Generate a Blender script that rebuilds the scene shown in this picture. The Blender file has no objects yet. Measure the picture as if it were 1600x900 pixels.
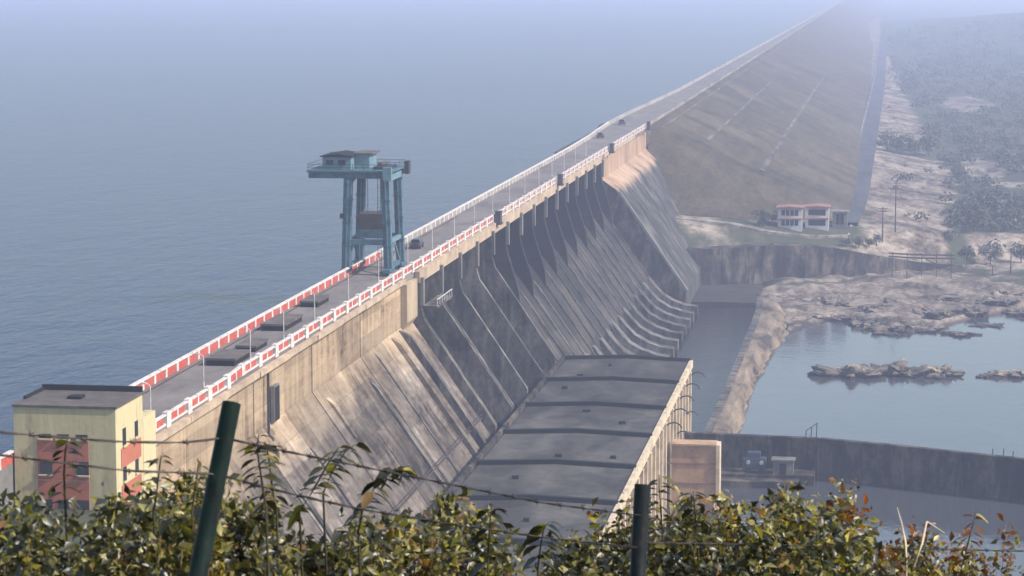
import bpy, math, random
import numpy as np
from mathutils import Vector, Matrix, noise as mnoise

random.seed(7); rng = np.random.default_rng(7)
SC = bpy.context.scene
COL = SC.collection

# ------------------------------------------------------------------ camera
CAM_Z = 45.0
PITCH, YAW = math.radians(6.984), math.radians(8.26)
cam_d = bpy.data.cameras.new('camera'); cam = bpy.data.objects.new('camera', cam_d); COL.objects.link(cam)
cam_d.sensor_width = 36.0; cam_d.lens = 90.0; cam_d.clip_start = 0.2; cam_d.clip_end = 40000
cam.location = (0, 0, CAM_Z)
cam.rotation_euler = (math.pi/2 - PITCH, 0, YAW)
SC.camera = cam
cam_d.dof.use_dof = True; cam_d.dof.focus_distance = 420.0; cam_d.dof.aperture_fstop = 16.0

# ------------------------------------------------------------------ sky, sun, exposure
SUN_EL, SUN_AZ = 40.0, 99.0          # azimuth from +Y (along the dam) towards +X (downstream)
w = bpy.data.worlds.new('World'); SC.world = w; w.use_nodes = True
nt = w.node_tree; nt.nodes.clear()
sky = nt.nodes.new('ShaderNodeTexSky'); sky.sky_type = 'NISHITA'; sky.sun_disc = False
sky.sun_elevation = math.radians(SUN_EL); sky.sun_rotation = math.radians(SUN_AZ)
sky.air_density = 1.6; sky.dust_density = 1.2; sky.ozone_density = 3.0
bg = nt.nodes.new('ShaderNodeBackground'); bg.inputs['Strength'].default_value = 0.12
wo = nt.nodes.new('ShaderNodeOutputWorld')
nt.links.new(sky.outputs[0], bg.inputs[0]); nt.links.new(bg.outputs[0], wo.inputs[0])
sd = bpy.data.lights.new('sun', 'SUN'); sd.energy = 4.2; sd.angle = math.radians(0.6); sd.color = (1.0, 0.94, 0.89)
sun = bpy.data.objects.new('sun', sd); COL.objects.link(sun)
_e, _a = math.radians(SUN_EL), math.radians(SUN_AZ)
to_sun = Vector((math.cos(_e)*math.sin(_a), math.cos(_e)*math.cos(_a), math.sin(_e)))
sun.rotation_euler = to_sun.to_track_quat('Z', 'Y').to_euler(); sun.location = (60, 40, 120)
vs = SC.view_settings; vs.view_transform = 'Standard'; vs.look = 'None'; vs.gamma = 1.0; vs.use_curve_mapping = False
vs.exposure = 0.72
SC.cycles.use_denoising = True
SC.cycles.max_bounces = 6; SC.cycles.volume_bounces = 4; SC.cycles.transparent_max_bounces = 8
SC.cycles.use_adaptive_sampling = True; SC.cycles.adaptive_threshold = 0.02
HAZE_DENSITY = 0.00037

# ------------------------------------------------------------------ material helpers
MATS = {}
class NB:
    """small node-tree builder"""
    def __init__(s, name):
        s.m = bpy.data.materials.new(name); s.m.use_nodes = True
        s.t = s.m.node_tree; s.t.nodes.clear()
        s.out = s.t.nodes.new('ShaderNodeOutputMaterial')
        s.pos = s.t.nodes.new('ShaderNodeNewGeometry').outputs['Position']
        MATS[name] = s.m
    def n(s, kind, **kw):
        x = s.t.nodes.new(kind)
        for k, v in kw.items(): setattr(x, k, v)
        return x
    def link(s, a, b): s.t.links.new(a, b)
    def scaled(s, v):
        x = s.n('ShaderNodeVectorMath', operation='MULTIPLY'); s.link(s.pos, x.inputs[0]); x.inputs[1].default_value = v
        return x.outputs[0]
    def noise(s, scale, detail=5, rough=0.55, dist=0.0, vec=None):
        x = s.n('ShaderNodeTexNoise')
        s.link(s.scaled(scale if isinstance(scale, tuple) else (scale,)*3) if vec is None else vec, x.inputs['Vector'])
        x.inputs['Scale'].default_value = 1.0; x.inputs['Detail'].default_value = detail
        x.inputs['Roughness'].default_value = rough; x.inputs['Distortion'].default_value = dist
        return x.outputs['Fac']
    def ramp(s, fac, stops, interp='LINEAR'):
        x = s.n('ShaderNodeValToRGB'); x.color_ramp.interpolation = interp
        el = x.color_ramp.elements
        while len(el) < len(stops): el.new(0.5)
        for e, (p, c) in zip(el, stops):
            e.position = p; e.color = (c, c, c, 1) if isinstance(c, (int, float)) else (*c, 1)
        s.link(fac, x.inputs[0]); return x.outputs[0]
    def mix(s, fac, a, b, mode='MIX'):
        x = s.n('ShaderNodeMix', data_type='RGBA', blend_type=mode)
        for sock, v in ((x.inputs[0], fac), (x.inputs[6], a), (x.inputs[7], b)):
            if isinstance(v, (int, float)): sock.default_value = v
            elif isinstance(v, tuple): sock.default_value = (*v, 1)
            else: s.link(v, sock)
        return x.outputs[2]
    def math(s, op, a, b=0.0):
        x = s.n('ShaderNodeMath', operation=op)
        for sock, v in ((x.inputs[0], a), (x.inputs[1], b)):
            if isinstance(v, (int, float)): sock.default_value = v
            else: s.link(v, sock)
        return x.outputs[0]
    def sep(s):
        x = s.n('ShaderNodeSeparateXYZ'); s.link(s.pos, x.inputs[0]); return x.outputs
    def lifts(s, c, step, dark=0.45):
        """pour joints every few metres of height, with tone that differs from pour to pour and block to block"""
        z = s.math('ADD', s.sep()[2], s.math('MULTIPLY', s.noise(0.5, 2, 0.5), 0.25))
        fr = s.math('FRACT', s.math('DIVIDE', z, step))
        ln = s.ramp(fr, [(0.0, dark), (0.05, 1.0)])
        oi = s.n('ShaderNodeObjectInfo').outputs['Random']
        wn = s.n('ShaderNodeTexWhiteNoise', noise_dimensions='2D')
        cb = s.n('ShaderNodeCombineXYZ'); s.link(s.math('FLOOR', s.math('DIVIDE', z, step)), cb.inputs[0]); s.link(s.math('MULTIPLY', oi, 57.0), cb.inputs[1]); s.link(cb.outputs[0], wn.inputs['Vector'])
        tone = s.ramp(wn.outputs['Value'], [(0.0, 0.72), (1.0, 1.28)])
        blk = s.ramp(oi, [(0.0, 0.75), (1.0, 1.25)])
        return s.mix(1.0, s.mix(1.0, s.mix(1.0, c, ln, 'MULTIPLY'), tone, 'MULTIPLY'), blk, 'MULTIPLY')
    def attr(s, name):
        x = s.n('ShaderNodeAttribute'); x.attribute_name = name; return x.outputs['Fac']
    def principled(s, color, rough=0.85, bump=None, bstr=0.3, bdist=0.05, spec=0.25, metal=0.0):
        p = s.n('ShaderNodeBsdfPrincipled')
        if isinstance(color, tuple): p.inputs['Base Color'].default_value = (*color, 1)
        else: s.link(color, p.inputs['Base Color'])
        if isinstance(rough, (int, float)): p.inputs['Roughness'].default_value = rough
        else: s.link(rough, p.inputs['Roughness'])
        p.inputs['Specular IOR Level'].default_value = spec; p.inputs['Metallic'].default_value = metal
        if bump is not None:
            b = s.n('ShaderNodeBump'); b.inputs['Strength'].default_value = bstr; b.inputs['Distance'].default_value = bdist
            s.link(bump, b.inputs['Height']); s.link(b.outputs[0], p.inputs['Normal'])
        s.link(p.outputs[0], s.out.inputs['Surface']); return p

def plain(name, col, rough=0.7, var=0.18, scale=0.6, spec=0.25, metal=0.0):
    b = NB(name); n = b.noise(scale, 6, 0.6)
    d = tuple(c*(1-var*1.6) for c in col); l = tuple(min(1, c*(1+var)) for c in col)
    b.principled(b.ramp(n, [(0.28, d), (0.5, col), (0.75, l)]), rough, n, 0.2, 0.02, spec, metal)
    return b.m

def weathered(name, light, mid, dark, streak=(0.5, 0.5, 0.05), rough=0.9, contrast=(0.36, 0.5, 0.64), tint=None, fine=1.3, stain=None, wet=False, lift=None):
    """concrete with run-down streaks: noise stretched along the fall line, plus blotches"""
    b = NB(name)
    n1 = b.noise(streak, 6, 0.65, 0.4); n2 = b.noise(0.06, 4, 0.6); n3 = b.noise(fine, 5, 0.7)
    v = b.math('ADD', b.math('MULTIPLY', n1, 0.55), b.math('ADD', b.math('MULTIPLY', n2, 0.28), b.math('MULTIPLY', n3, 0.17)))
    c = b.ramp(v, [(contrast[0], dark), (contrast[1], mid), (contrast[2], light)])
    if tint:
        c = b.mix(b.ramp(b.noise(0.11, 3, 0.5), [(0.52, 0.0), (0.66, 0.7)]), c, tint)
    if wet:
        c = b.mix(b.ramp(b.math('ADD', b.math('ADD', b.sep()[2], 39.7), b.math('MULTIPLY', n3, 0.4)), [(0.15, 0.9), (0.55, 0.0)]), c, (0.02, 0.017, 0.015))
    if stain:
        zz = b.math('ADD', b.sep()[2], b.math('MULTIPLY', b.math('SUBTRACT', b.noise((0.02, 0.22, 0.02), 4, 0.7), 0.5), 34.0))
        c = b.mix(b.ramp(b.math('DIVIDE', b.math('ADD', zz, 21.0), 14.0), [(0.2, 0.0), (0.75, 0.85)]), c, stain)
    if lift: c = b.lifts(c, lift)
    b.principled(c, rough, b.math('ADD', n3, n1), 0.4, 0.08, 0.2)
    return b.m

# concretes
weathered('concrete_spill', (0.07, 0.059, 0.048), (0.027, 0.0225, 0.019), (0.008, 0.0075, 0.0072), (0.2, 0.55, 0.02), contrast=(0.41, 0.50, 0.60), tint=(0.038, 0.031, 0.027), stain=(0.012, 0.0115, 0.0115), lift=3.0)
weathered('concrete_ridge', (0.20, 0.172, 0.145), (0.082, 0.07, 0.06), (0.02, 0.0185, 0.018), (0.4, 0.5, 0.12), contrast=(0.42, 0.5, 0.6))
weathered('concrete_grey', (0.24, 0.22, 0.19), (0.15, 0.138, 0.122), (0.06, 0.055, 0.05), (0.4, 0.4, 0.08))
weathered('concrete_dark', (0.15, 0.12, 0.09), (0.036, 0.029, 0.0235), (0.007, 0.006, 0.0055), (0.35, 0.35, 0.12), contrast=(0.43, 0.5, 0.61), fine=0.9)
weathered('concrete_tan', (0.46, 0.35, 0.22), (0.34, 0.255, 0.165), (0.17, 0.13, 0.10), (0.6, 0.6, 0.07))
weathered('girder_tan', (0.50, 0.38, 0.25), (0.36, 0.265, 0.18), (0.22, 0.16, 0.11), (0.3, 0.3, 0.3))
weathered('deck_concrete', (0.21, 0.18, 0.155), (0.155, 0.132, 0.118), (0.085, 0.072, 0.066), (0.25, 0.08, 0.25), contrast=(0.34, 0.5, 0.66))
weathered('roof_concrete', (0.10, 0.089, 0.076), (0.048, 0.0435, 0.038), (0.02, 0.018, 0.0165), (0.14, 0.08, 0.1), contrast=(0.40, 0.5, 0.61), fine=0.5)
weathered('hatch_concrete', (0.15, 0.12, 0.10), (0.095, 0.077, 0.066), (0.06, 0.05, 0.05), (0.5, 0.5, 0.3))
# power section: tan above the kink, greyer pink-brown stone on the slope, light runs
def mat_power():
    b = NB('concrete_power'); z = b.sep()[2]
    n1 = b.noise((0.2, 0.42, 0.035), 7, 0.72, 0.6); n2 = b.noise((0.05, 0.05, 0.12), 5, 0.65, 0.5); n3 = b.noise((0.5, 0.5, 1.6), 5, 0.7)
    v = b.math('ADD', b.math('MULTIPLY', n1, 0.45), b.math('ADD', b.math('MULTIPLY', n2, 0.35), b.math('MULTIPLY', n3, 0.20)))
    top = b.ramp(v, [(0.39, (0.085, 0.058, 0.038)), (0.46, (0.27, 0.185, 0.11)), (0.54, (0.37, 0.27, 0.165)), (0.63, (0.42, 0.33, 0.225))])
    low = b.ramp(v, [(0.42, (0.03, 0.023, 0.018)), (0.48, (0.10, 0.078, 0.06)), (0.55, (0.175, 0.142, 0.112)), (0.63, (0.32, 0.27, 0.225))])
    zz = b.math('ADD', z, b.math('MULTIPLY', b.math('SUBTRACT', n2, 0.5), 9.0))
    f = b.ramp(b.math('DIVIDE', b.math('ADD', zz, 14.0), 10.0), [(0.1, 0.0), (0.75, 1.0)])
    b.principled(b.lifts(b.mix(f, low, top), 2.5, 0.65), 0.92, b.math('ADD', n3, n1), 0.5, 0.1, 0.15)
mat_power()
def mat_abut():
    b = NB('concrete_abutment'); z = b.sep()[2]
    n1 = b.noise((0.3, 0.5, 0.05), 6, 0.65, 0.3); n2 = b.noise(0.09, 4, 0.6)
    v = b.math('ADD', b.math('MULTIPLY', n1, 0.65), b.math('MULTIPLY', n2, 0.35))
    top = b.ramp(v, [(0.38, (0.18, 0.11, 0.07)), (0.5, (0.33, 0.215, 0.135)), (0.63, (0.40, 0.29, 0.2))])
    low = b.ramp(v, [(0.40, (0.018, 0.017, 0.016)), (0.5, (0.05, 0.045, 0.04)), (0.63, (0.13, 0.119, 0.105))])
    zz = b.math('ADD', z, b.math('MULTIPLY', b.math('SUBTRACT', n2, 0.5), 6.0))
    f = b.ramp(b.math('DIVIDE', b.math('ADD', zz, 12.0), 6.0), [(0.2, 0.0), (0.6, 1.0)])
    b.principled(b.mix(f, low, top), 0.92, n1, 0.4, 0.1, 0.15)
mat_abut()
# paints
plain('paint_white', (0.54, 0.48, 0.43), 0.7, 0.28, 1.1)
plain('paint_red', (0.40, 0.075, 0.05), 0.65, 0.22, 1.4)
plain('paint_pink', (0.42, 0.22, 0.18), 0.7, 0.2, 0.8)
weathered('paint_yellow', (0.50, 0.43, 0.25), (0.455, 0.38, 0.21), (0.27, 0.215, 0.125), (0.9, 0.9, 0.12), contrast=(0.34, 0.46, 0.6))
plain('paint_salmon', (0.36, 0.115, 0.065), 0.75, 0.12, 0.7)
plain('paint_teal', (0.06, 0.12, 0.145), 0.6, 0.35, 0.9)
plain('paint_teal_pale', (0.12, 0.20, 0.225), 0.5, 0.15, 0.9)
plain('rust_brown', (0.055, 0.042, 0.038), 0.8, 0.3, 0.9)
plain('metal_dark', (0.03, 0.03, 0.033), 0.55, 0.3, 2.0)
plain('metal_pale', (0.55, 0.54, 0.52), 0.45, 0.1, 2.0)
plain('window_dark', (0.018, 0.02, 0.024), 0.12, 0.2, 1.0, 0.5)
plain('tar', (0.009, 0.008, 0.008), 0.85, 0.2, 1.0)
plain('wall_cream', (0.50, 0.39, 0.26), 0.85, 0.3, 0.5)
plain('wall_orange', (0.36, 0.225, 0.13), 0.85, 0.3, 0.5)
plain('wall_white', (0.52, 0.48, 0.46), 0.75, 0.16, 0.5)
plain('roof_red', (0.24, 0.12, 0.095), 0.8, 0.15, 0.5)
plain('car_dark', (0.03, 0.032, 0.04), 0.3, 0.1, 1.0, 0.5)
plain('rubber', (0.02, 0.02, 0.02), 0.8, 0.1, 1.0)
plain('wire_steel', (0.035, 0.028, 0.026), 0.55, 0.3, 30.0, 0.4, 0.6)
plain('drum_white', (0.34, 0.37, 0.40), 0.5, 0.06, 2.0)
plain('machine_blue', (0.035, 0.05, 0.075), 0.5, 0.2, 1.0)
plain('bark', (0.09, 0.07, 0.05), 0.9, 0.3, 3.0)
plain('twig', (0.16, 0.11, 0.07), 0.85, 0.3, 20.0)
plain('stem_green', (0.045, 0.04, 0.02), 0.8, 0.3, 20.0)
plain('dry_stalk', (0.45, 0.36, 0.24), 0.85, 0.15, 20.0)

def mat_post(name, col, dark):
    b = NB(name); n = b.noise((14, 14, 5), 6, 0.7)
    c = b.ramp(n, [(0.36, dark), (0.52, col), (0.74, tuple(x*1.5 for x in col))])
    c = b.mix(b.ramp(b.noise((40, 40, 18), 5, 0.7), [(0.58, 0.0), (0.68, 0.8)]), c, (0.035, 0.02, 0.012))
    b.principled(c, b.ramp(n, [(0.3, 0.35), (0.7, 0.7)]), n, 0.6, 0.006, 0.12)
mat_post('post_green', (0.0028, 0.0085, 0.0062), (0.0015, 0.003, 0.0025))
mat_post('post_black', (0.006, 0.009, 0.010), (0.003, 0.004, 0.0045))

def mat_water(name, base, s1, s2, strength, rough, spec=0.5):
    b = NB(name)
    n1 = b.noise(s1, 4, 0.6, 0.6); n2 = b.noise(s2, 3, 0.55, 0.3)
    big = b.noise(0.004, 3, 0.5)
    h = b.math('ADD', b.math('MULTIPLY', n1, 0.6), b.math('MULTIPLY', n2, 1.0))
    c = b.mix(big, tuple(x*0.8 for x in base), tuple(x*1.15 for x in base))
    p = b.principled(c, rough, h, strength, 1.0, spec); p.inputs['IOR'].default_value = 1.333
mat_water('water_lake', (0.006, 0.016, 0.05), (0.55, 0.22, 0.5), (0.11, 0.05, 0.1), 0.5, 0.22, 0.12)
mat_water('water_pool', (0.014, 0.012, 0.010), (0.5, 0.4, 0.5), (0.1, 0.07, 0.1), 0.12, 0.14, 0.08)
mat_water('water_river', (0.045, 0.047, 0.052), (0.6, 0.4, 0.5), (0.1, 0.07, 0.1), 0.07, 0.07, 0.38)

def mat_ground():
    b = NB('ground_soil')
    n1 = b.noise(0.05, 6, 0.65, 0.5); n2 = b.noise(0.6, 5, 0.7); n3 = b.noise((0.02, 0.004, 0.02), 5, 0.6)
    v = b.math('ADD', b.math('MULTIPLY', n1, 0.45), b.math('ADD', b.math('MULTIPLY', n2, 0.25), b.math('MULTIPLY', b.noise((0.22, 0.05, 0.6), 5, 0.65, 1.0), 0.3)))
    bare = b.ramp(v, [(0.41, (0.04, 0.031, 0.023)), (0.48, (0.12, 0.092, 0.07)), (0.59, (0.32, 0.26, 0.20))])
    scrub = b.ramp(v, [(0.38, (0.03, 0.034, 0.02)), (0.5, (0.055, 0.058, 0.034)), (0.66, (0.10, 0.092, 0.06))])
    m = b.attr('bare')
    edge = b.math('ADD', m, b.math('MULTIPLY', b.math('SUBTRACT', n1, 0.5), 1.1))
    f = b.ramp(edge, [(0.38, 0.0), (0.58, 1.0)])
    c = b.mix(f, scrub, bare)
    wet = b.ramp(b.math('ADD', b.math('ADD', b.sep()[2], 39.6), b.math('MULTIPLY', n2, 0.5)), [(0.1, 1.0), (0.6, 0.0)])
    b.principled(b.mix(b.math('MULTIPLY', wet, 0.8), c, (0.04, 0.033, 0.027)), 0.95, v, 0.8, 0.4, 0.1)
mat_ground()
def mat_embank():
    b = NB('embankment_stone')
    n1 = b.noise(0.03, 7, 0.7, 0.8); n2 = b.noise(0.7, 5, 0.75); n3 = b.noise((0.3, 0.03, 0.3), 5, 0.6)
    v = b.math('ADD', b.math('MULTIPLY', n1, 0.5), b.math('ADD', b.math('MULTIPLY', n2, 0.3), b.math('MULTIPLY', n3, 0.2)))
    c = b.ramp(v, [(0.40, (0.03, 0.027, 0.015)), (0.5, (0.072, 0.056, 0.034)), (0.64, (0.13, 0.105, 0.07))])
    b.principled(c, 0.95, b.math('ADD', n2, n3), 0.7, 0.3, 0.1)
mat_embank()
weathered('path_stone', (0.30, 0.26, 0.22), (0.19, 0.162, 0.135), (0.085, 0.07, 0.055), (0.3, 0.05, 0.3), contrast=(0.42, 0.5, 0.6))
weathered('berm_stone', (0.20, 0.172, 0.14), (0.115, 0.095, 0.075), (0.05, 0.04, 0.03), (0.3, 0.05, 0.3), contrast=(0.44, 0.52, 0.62))
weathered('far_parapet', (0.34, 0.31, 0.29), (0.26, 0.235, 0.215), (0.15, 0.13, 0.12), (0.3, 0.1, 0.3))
weathered('apron_stone', (0.07, 0.055, 0.043), (0.04, 0.031, 0.025), (0.018, 0.014, 0.012), (0.1, 0.2, 0.1))
weathered('toe_road', (0.085, 0.085, 0.09), (0.06, 0.06, 0.065), (0.035, 0.035, 0.04), (0.2, 0.02, 0.2))
weathered('rock', (0.29, 0.23, 0.165), (0.13, 0.105, 0.083), (0.03, 0.026, 0.024), (0.25, 0.25, 0.45), contrast=(0.38, 0.5, 0.6), fine=0.7, wet=True)
weathered('divide_top', (0.23, 0.172, 0.118), (0.145, 0.108, 0.075), (0.05, 0.038, 0.028), (0.3, 0.06, 0.3), contrast=(0.42, 0.5, 0.6))

def mat_leaf(name, stops, trans=0.45, rough=0.42):
    b = NB(name); r = b.attr('tint')
    c = b.ramp(r, stops)
    n = b.noise(30, 2, 0.5)
    c2 = b.mix(b.ramp(n, [(0.3, 0.0), (0.7, 0.5)]), c, (0.06, 0.045, 0.015), 'MIX')
    p = b.principled(c2, rough, spec=0.7)
    t = b.n('ShaderNodeBsdfTranslucent'); hs = b.n('ShaderNodeHueSaturation'); hs.inputs['Value'].default_value = 1.8; hs.inputs['Saturation'].default_value = 1.15
    b.link(c2, hs.inputs['Color']); b.link(hs.outputs[0], t.inputs['Color'])
    ms = b.n('ShaderNodeMixShader'); ms.inputs[0].default_value = trans
    b.link(p.outputs[0], ms.inputs[1]); b.link(t.outputs[0], ms.inputs[2]); b.link(ms.outputs[0], b.out.inputs['Surface'])
mat_leaf('leaf_green', [(0.0, (0.012, 0.017, 0.004)), (0.25, (0.042, 0.046, 0.009)), (0.5, (0.135, 0.122, 0.022)), (0.75, (0.33, 0.275, 0.06)), (0.93, (0.52, 0.45, 0.17)), (1.0, (0.28, 0.14, 0.05))])
mat_leaf('leaf_dark', [(0.0, (0.008, 0.011, 0.006)), (0.5, (0.018, 0.022, 0.009)), (1.0, (0.05, 0.045, 0.016))], 0.2)
mat_leaf('leaf_red', [(0.0, (0.05, 0.022, 0.01)), (0.5, (0.15, 0.05, 0.018)), (0.8, (0.26, 0.09, 0.03)), (1.0, (0.10, 0.10, 0.03))])
mat_leaf('leaf_far', [(0.0, (0.022, 0.028, 0.016)), (0.5, (0.045, 0.052, 0.028)), (1.0, (0.085, 0.085, 0.045))], 0.2, 0.7)

# ------------------------------------------------------------------ mesh helpers
WL = {}                                    # world location of each parent object
class MB:
    def __init__(s): s.v = []; s.f = []
    def add(s, vs, fs):
        o = len(s.v); s.v += [tuple(p) for p in vs]; s.f += [tuple(i+o for i in q) for q in fs]; return s
    def box(s, x0, x1, y0, y1, z0, z1):
        return s.add([(x0,y0,z0),(x1,y0,z0),(x1,y1,z0),(x0,y1,z0),(x0,y0,z1),(x1,y0,z1),(x1,y1,z1),(x0,y1,z1)],
                     [(0,3,2,1),(4,5,6,7),(0,1,5,4),(1,2,6,5),(2,3,7,6),(3,0,4,7)])
    def prism(s, prof, y0, y1):
        """profile [(x,z)..] given clockwise or not, extruded along Y"""
        a = sum(prof[i][0]*prof[(i+1)%len(prof)][1]-prof[(i+1)%len(prof)][0]*prof[i][1] for i in range(len(prof)))
        if a < 0: prof = prof[::-1]
        n = len(prof)
        vs = [(x, y0, z) for x, z in prof] + [(x, y1, z) for x, z in prof]
        fs = [tuple(range(n)), tuple(range(2*n-1, n-1, -1))] + [(i+n, (i+1)%n+n, (i+1)%n, i) for i in range(n)]
        return s.add(vs, fs)
    def tube(s, pts, r, seg=8, caps=True):
        pts = [Vector(p) for p in pts]; n = len(pts); rs = r if isinstance(r, (list, tuple)) else [r]*n
        base = len(s.v)
        for i, p in enumerate(pts):
            d = (pts[min(i+1, n-1)]-pts[max(i-1, 0)]).normalized()
            u = d.cross(Vector((0, 0, 1)) if abs(d.z) < 0.9 else Vector((1, 0, 0))).normalized(); v = d.cross(u)
            for k in range(seg):
                a = 2*math.pi*k/seg; s.v.append(tuple(p+(u*math.cos(a)+v*math.sin(a))*rs[i]))
        for i in range(n-1):
            for k in range(seg):
                a, b = base+i*seg+k, base+i*seg+(k+1)%seg
                s.f.append((a, b, b+seg, a+seg))
        if caps:
            s.f.append(tuple(range(base+seg-1, base-1, -1))); s.f.append(tuple(range(base+(n-1)*seg, base+n*seg)))
        return s
    def bar(s, a, b, wx, wz=None):
        """square bar from a to b"""
        a, b = Vector(a), Vector(b); wz = wz or wx; d = (b-a).normalized()
        u = d.cross(Vector((0, 0, 1)) if abs(d.z) < 0.95 else Vector((0, 1, 0))).normalized(); v = u.cross(d)
        q = [(-1,-1),(1,-1),(1,1),(-1,1)]
        vs = [a+u*wx/2*i+v*wz/2*j for i, j in q]+[b+u*wx/2*i+v*wz/2*j for i, j in q]
        return s.add(vs, [(0,1,2,3),(7,6,5,4),(0,4,5,1),(1,5,6,2),(2,6,7,3),(3,7,4,0)])
    def mesh(s, name, smooth=False):
        m = bpy.data.meshes.new(name); m.from_pydata(s.v, [], s.f); m.update()
        if smooth: m.polygons.foreach_set('use_smooth', [True]*len(m.polygons))
        return m

def link(name, mesh, mat, parent=None, loc=(0,0,0), rz=0.0, bevel=0, scale=None):
    o = bpy.data.objects.new(name, mesh); COL.objects.link(o); o.location = loc
    if rz: o.rotation_euler.z = rz
    if scale: o.scale = scale
    if mesh is not None and mat and not mesh.materials: mesh.materials.append(MATS[mat])
    WL[o.name] = Vector(loc)
    if parent is not None:
        o.parent = parent
        T = Matrix.Translation(-WL[parent.name]); o.matrix_parent_inverse = T
    if bevel:
        b = o.modifiers.new('bevel', 'BEVEL'); b.width = bevel; b.segments = 2; b.limit_method = 'ANGLE'
    return o
def obj(name, mb, mat, parent=None, smooth=False, bevel=0): return link(name, mb.mesh(name, smooth), mat, parent, bevel=bevel)
def root(name, loc, label, cat, group=None):
    o = bpy.data.objects.new(name, None); COL.objects.link(o); o.location = loc; WL[o.name] = Vector(loc); o.empty_display_size = 0.5
    return tag(o, label, cat, group)
def tag(o, label, cat, group=None):
    o['label'] = label; o['category'] = cat
    if group: o['group'] = group
    return o
def structure(o): o['kind'] = 'structure'; return o
ORD = ['first','second','third','fourth','fifth','sixth','seventh','eighth','ninth','tenth','eleventh','twelfth','thirteenth','fourteenth',
       'fifteenth','sixteenth','seventeenth','eighteenth','nineteenth','twentieth']

# ------------------------------------------------------------------ terrain and water
def sstep(a, b, x):
    t = np.clip((x-a)/(b-a), 0, 1); return t*t*(3-2*t)
def lerp(a, b, t): return a+(b-a)*t
WALLX = [-75, -55, -50, -28.5, -6, 13, 30, 60, 120, 400, 5000]
WALLY = [686, 690, 693, 705, 714, 729, 742, 760, 790, 900, 2000]
SHX = [-60, -45, -36, -31, -28, -22, -15, -9, -2, 4, 10, 15, 25, 36, 60, 100, 400, 5000]
SHY = [700, 698, 690, 668, 645, 606, 628, 640, 628, 612, 617, 626, 645, 660, 690, 720, 820, 1900]
def vnoise(X, Y, s, seed=0.0, octaves=3):
    out = np.zeros(X.shape)
    flat = [mnoise.fractal(Vector((x*s+seed, y*s-seed, seed)), 0.9, 2.0, octaves) for x, y in zip(X.ravel(), Y.ravel())]
    return np.array(flat).reshape(X.shape)
def ground_z(X, Y, N1, N2, N3):
    wy = np.interp(X, WALLX, WALLY); sy = np.interp(X, SHX, SHY)
    side = sstep(-25, 28, X)
    edge = lerp(-29.8, -38.2, side); inner = lerp(np.interp(X, [-66, -38, -14], [-22.0, -24.4, -26.6]), -31.0, sstep(-14, 30, X))
    inner = inner + sstep(60, 400, X)*-2 + sstep(900, 2200, Y)*3
    back = lerp(edge, inner, sstep(0, 20, Y-wy-4))
    back = back + N1*1.6*sstep(5, 60, Y-wy)*sstep(-12, 15, X) + N2*0.5
    back = back + 34*np.exp(-((X-330)/260)**2-((Y-3300)/800)**2) + 20*np.exp(-((X-900)/500)**2-((Y-2600)/900)**2)
    flats = lerp(-44, -39.2, sstep(-7, 3, Y-sy+N2*4)) + np.maximum(-.1, N2+.25*N3)*2.0*sstep(-3, 4, Y-sy) + sstep(10, 70, Y-sy)*1.0
    flats = np.where(X < -33, -44.0, flats)
    far = np.where(Y > wy+4.2, back, np.minimum(flats, -37.2))
    # right bank of the river beyond the frame
    far = np.maximum(far, lerp(-44, -30, sstep(190, 260, X+N1*20)))
    # hill under the camera
    r = np.hypot(X, Y)
    hill = np.where(r < 11, 43.3-0.155*r, 41.6-0.50*(r-11))
    hill = np.where(Y < 0, np.maximum(hill, 43.0-0.16*np.abs(X)-0.02*np.abs(Y)), hill)
    shelf = np.where((X < -66) & (Y < 236), -4.2, np.where(X >= -66, -4.2-0.75*(X+66), -99))
    shelf = np.where(X < -82.5, -4.2+1.1*(X+82.5), shelf)
    shelf = np.where(Y > 236, shelf-1.2*(Y-236), shelf)
    near = np.maximum(hill+N2*0.8*sstep(14, 40, r), np.where(Y > 80, shelf, -99))
    return np.maximum(np.maximum(near, far), -44.0)
def axis(parts):
    out = []
    for a, b, s in parts: out += list(np.arange(a, b, s))
    return np.array(out+[parts[-1][1]], float)
gx = axis([(-600, -200, 50), (-200, -84, 10), (-84, 84, 2.6), (84, 260, 11), (260, 900, 45), (900, 9000, 500)])
gy = axis([(-400, -20, 40), (-20, 30, 3), (30, 600, 10), (600, 830, 2.6), (830, 1300, 9), (1300, 2600, 45), (2600, 10000, 350)])
GX, GY = np.meshgrid(gx, gy)
N1 = vnoise(GX, GY, 0.018, 3.1); N2 = vnoise(GX, GY, 0.11, 8.7)
N3 = vnoise(GX, GY, 0.3, 4.2)
GZ = ground_z(GX, GY, N1, N2, N3)
GZ = np.where((GX < -82) & (GY > 240), -30.0, GZ)
GZ = np.where((GX > -82) & (GX < -66) & (GY > 240), -43.9, GZ)     # under the dam
def zat(x, y):
    i = int(np.clip(np.searchsorted(gx, x)-1, 0, len(gx)-2)); j = int(np.clip(np.searchsorted(gy, y)-1, 0, len(gy)-2))
    u = (x-gx[i])/(gx[i+1]-gx[i]); v = (y-gy[j])/(gy[j+1]-gy[j])
    return float((GZ[j, i]*(1-u)+GZ[j, i+1]*u)*(1-v)+(GZ[j+1, i]*(1-u)+GZ[j+1, i+1]*u)*v)
nx, ny = len(gx), len(gy)
verts = np.stack([GX.ravel(), GY.ravel(), GZ.ravel()], 1)
idx = np.arange(nx*ny).reshape(ny, nx)
quads = np.stack([idx[:-1, :-1].ravel(), idx[:-1, 1:].ravel(), idx[1:, 1:].ravel(), idx[1:, :-1].ravel()], 1)
gm = bpy.data.meshes.new('ground'); gm.from_pydata(verts.tolist(), [], quads.tolist()); gm.update()
gm.polygons.foreach_set('use_smooth', [True]*len(gm.polygons))
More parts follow.
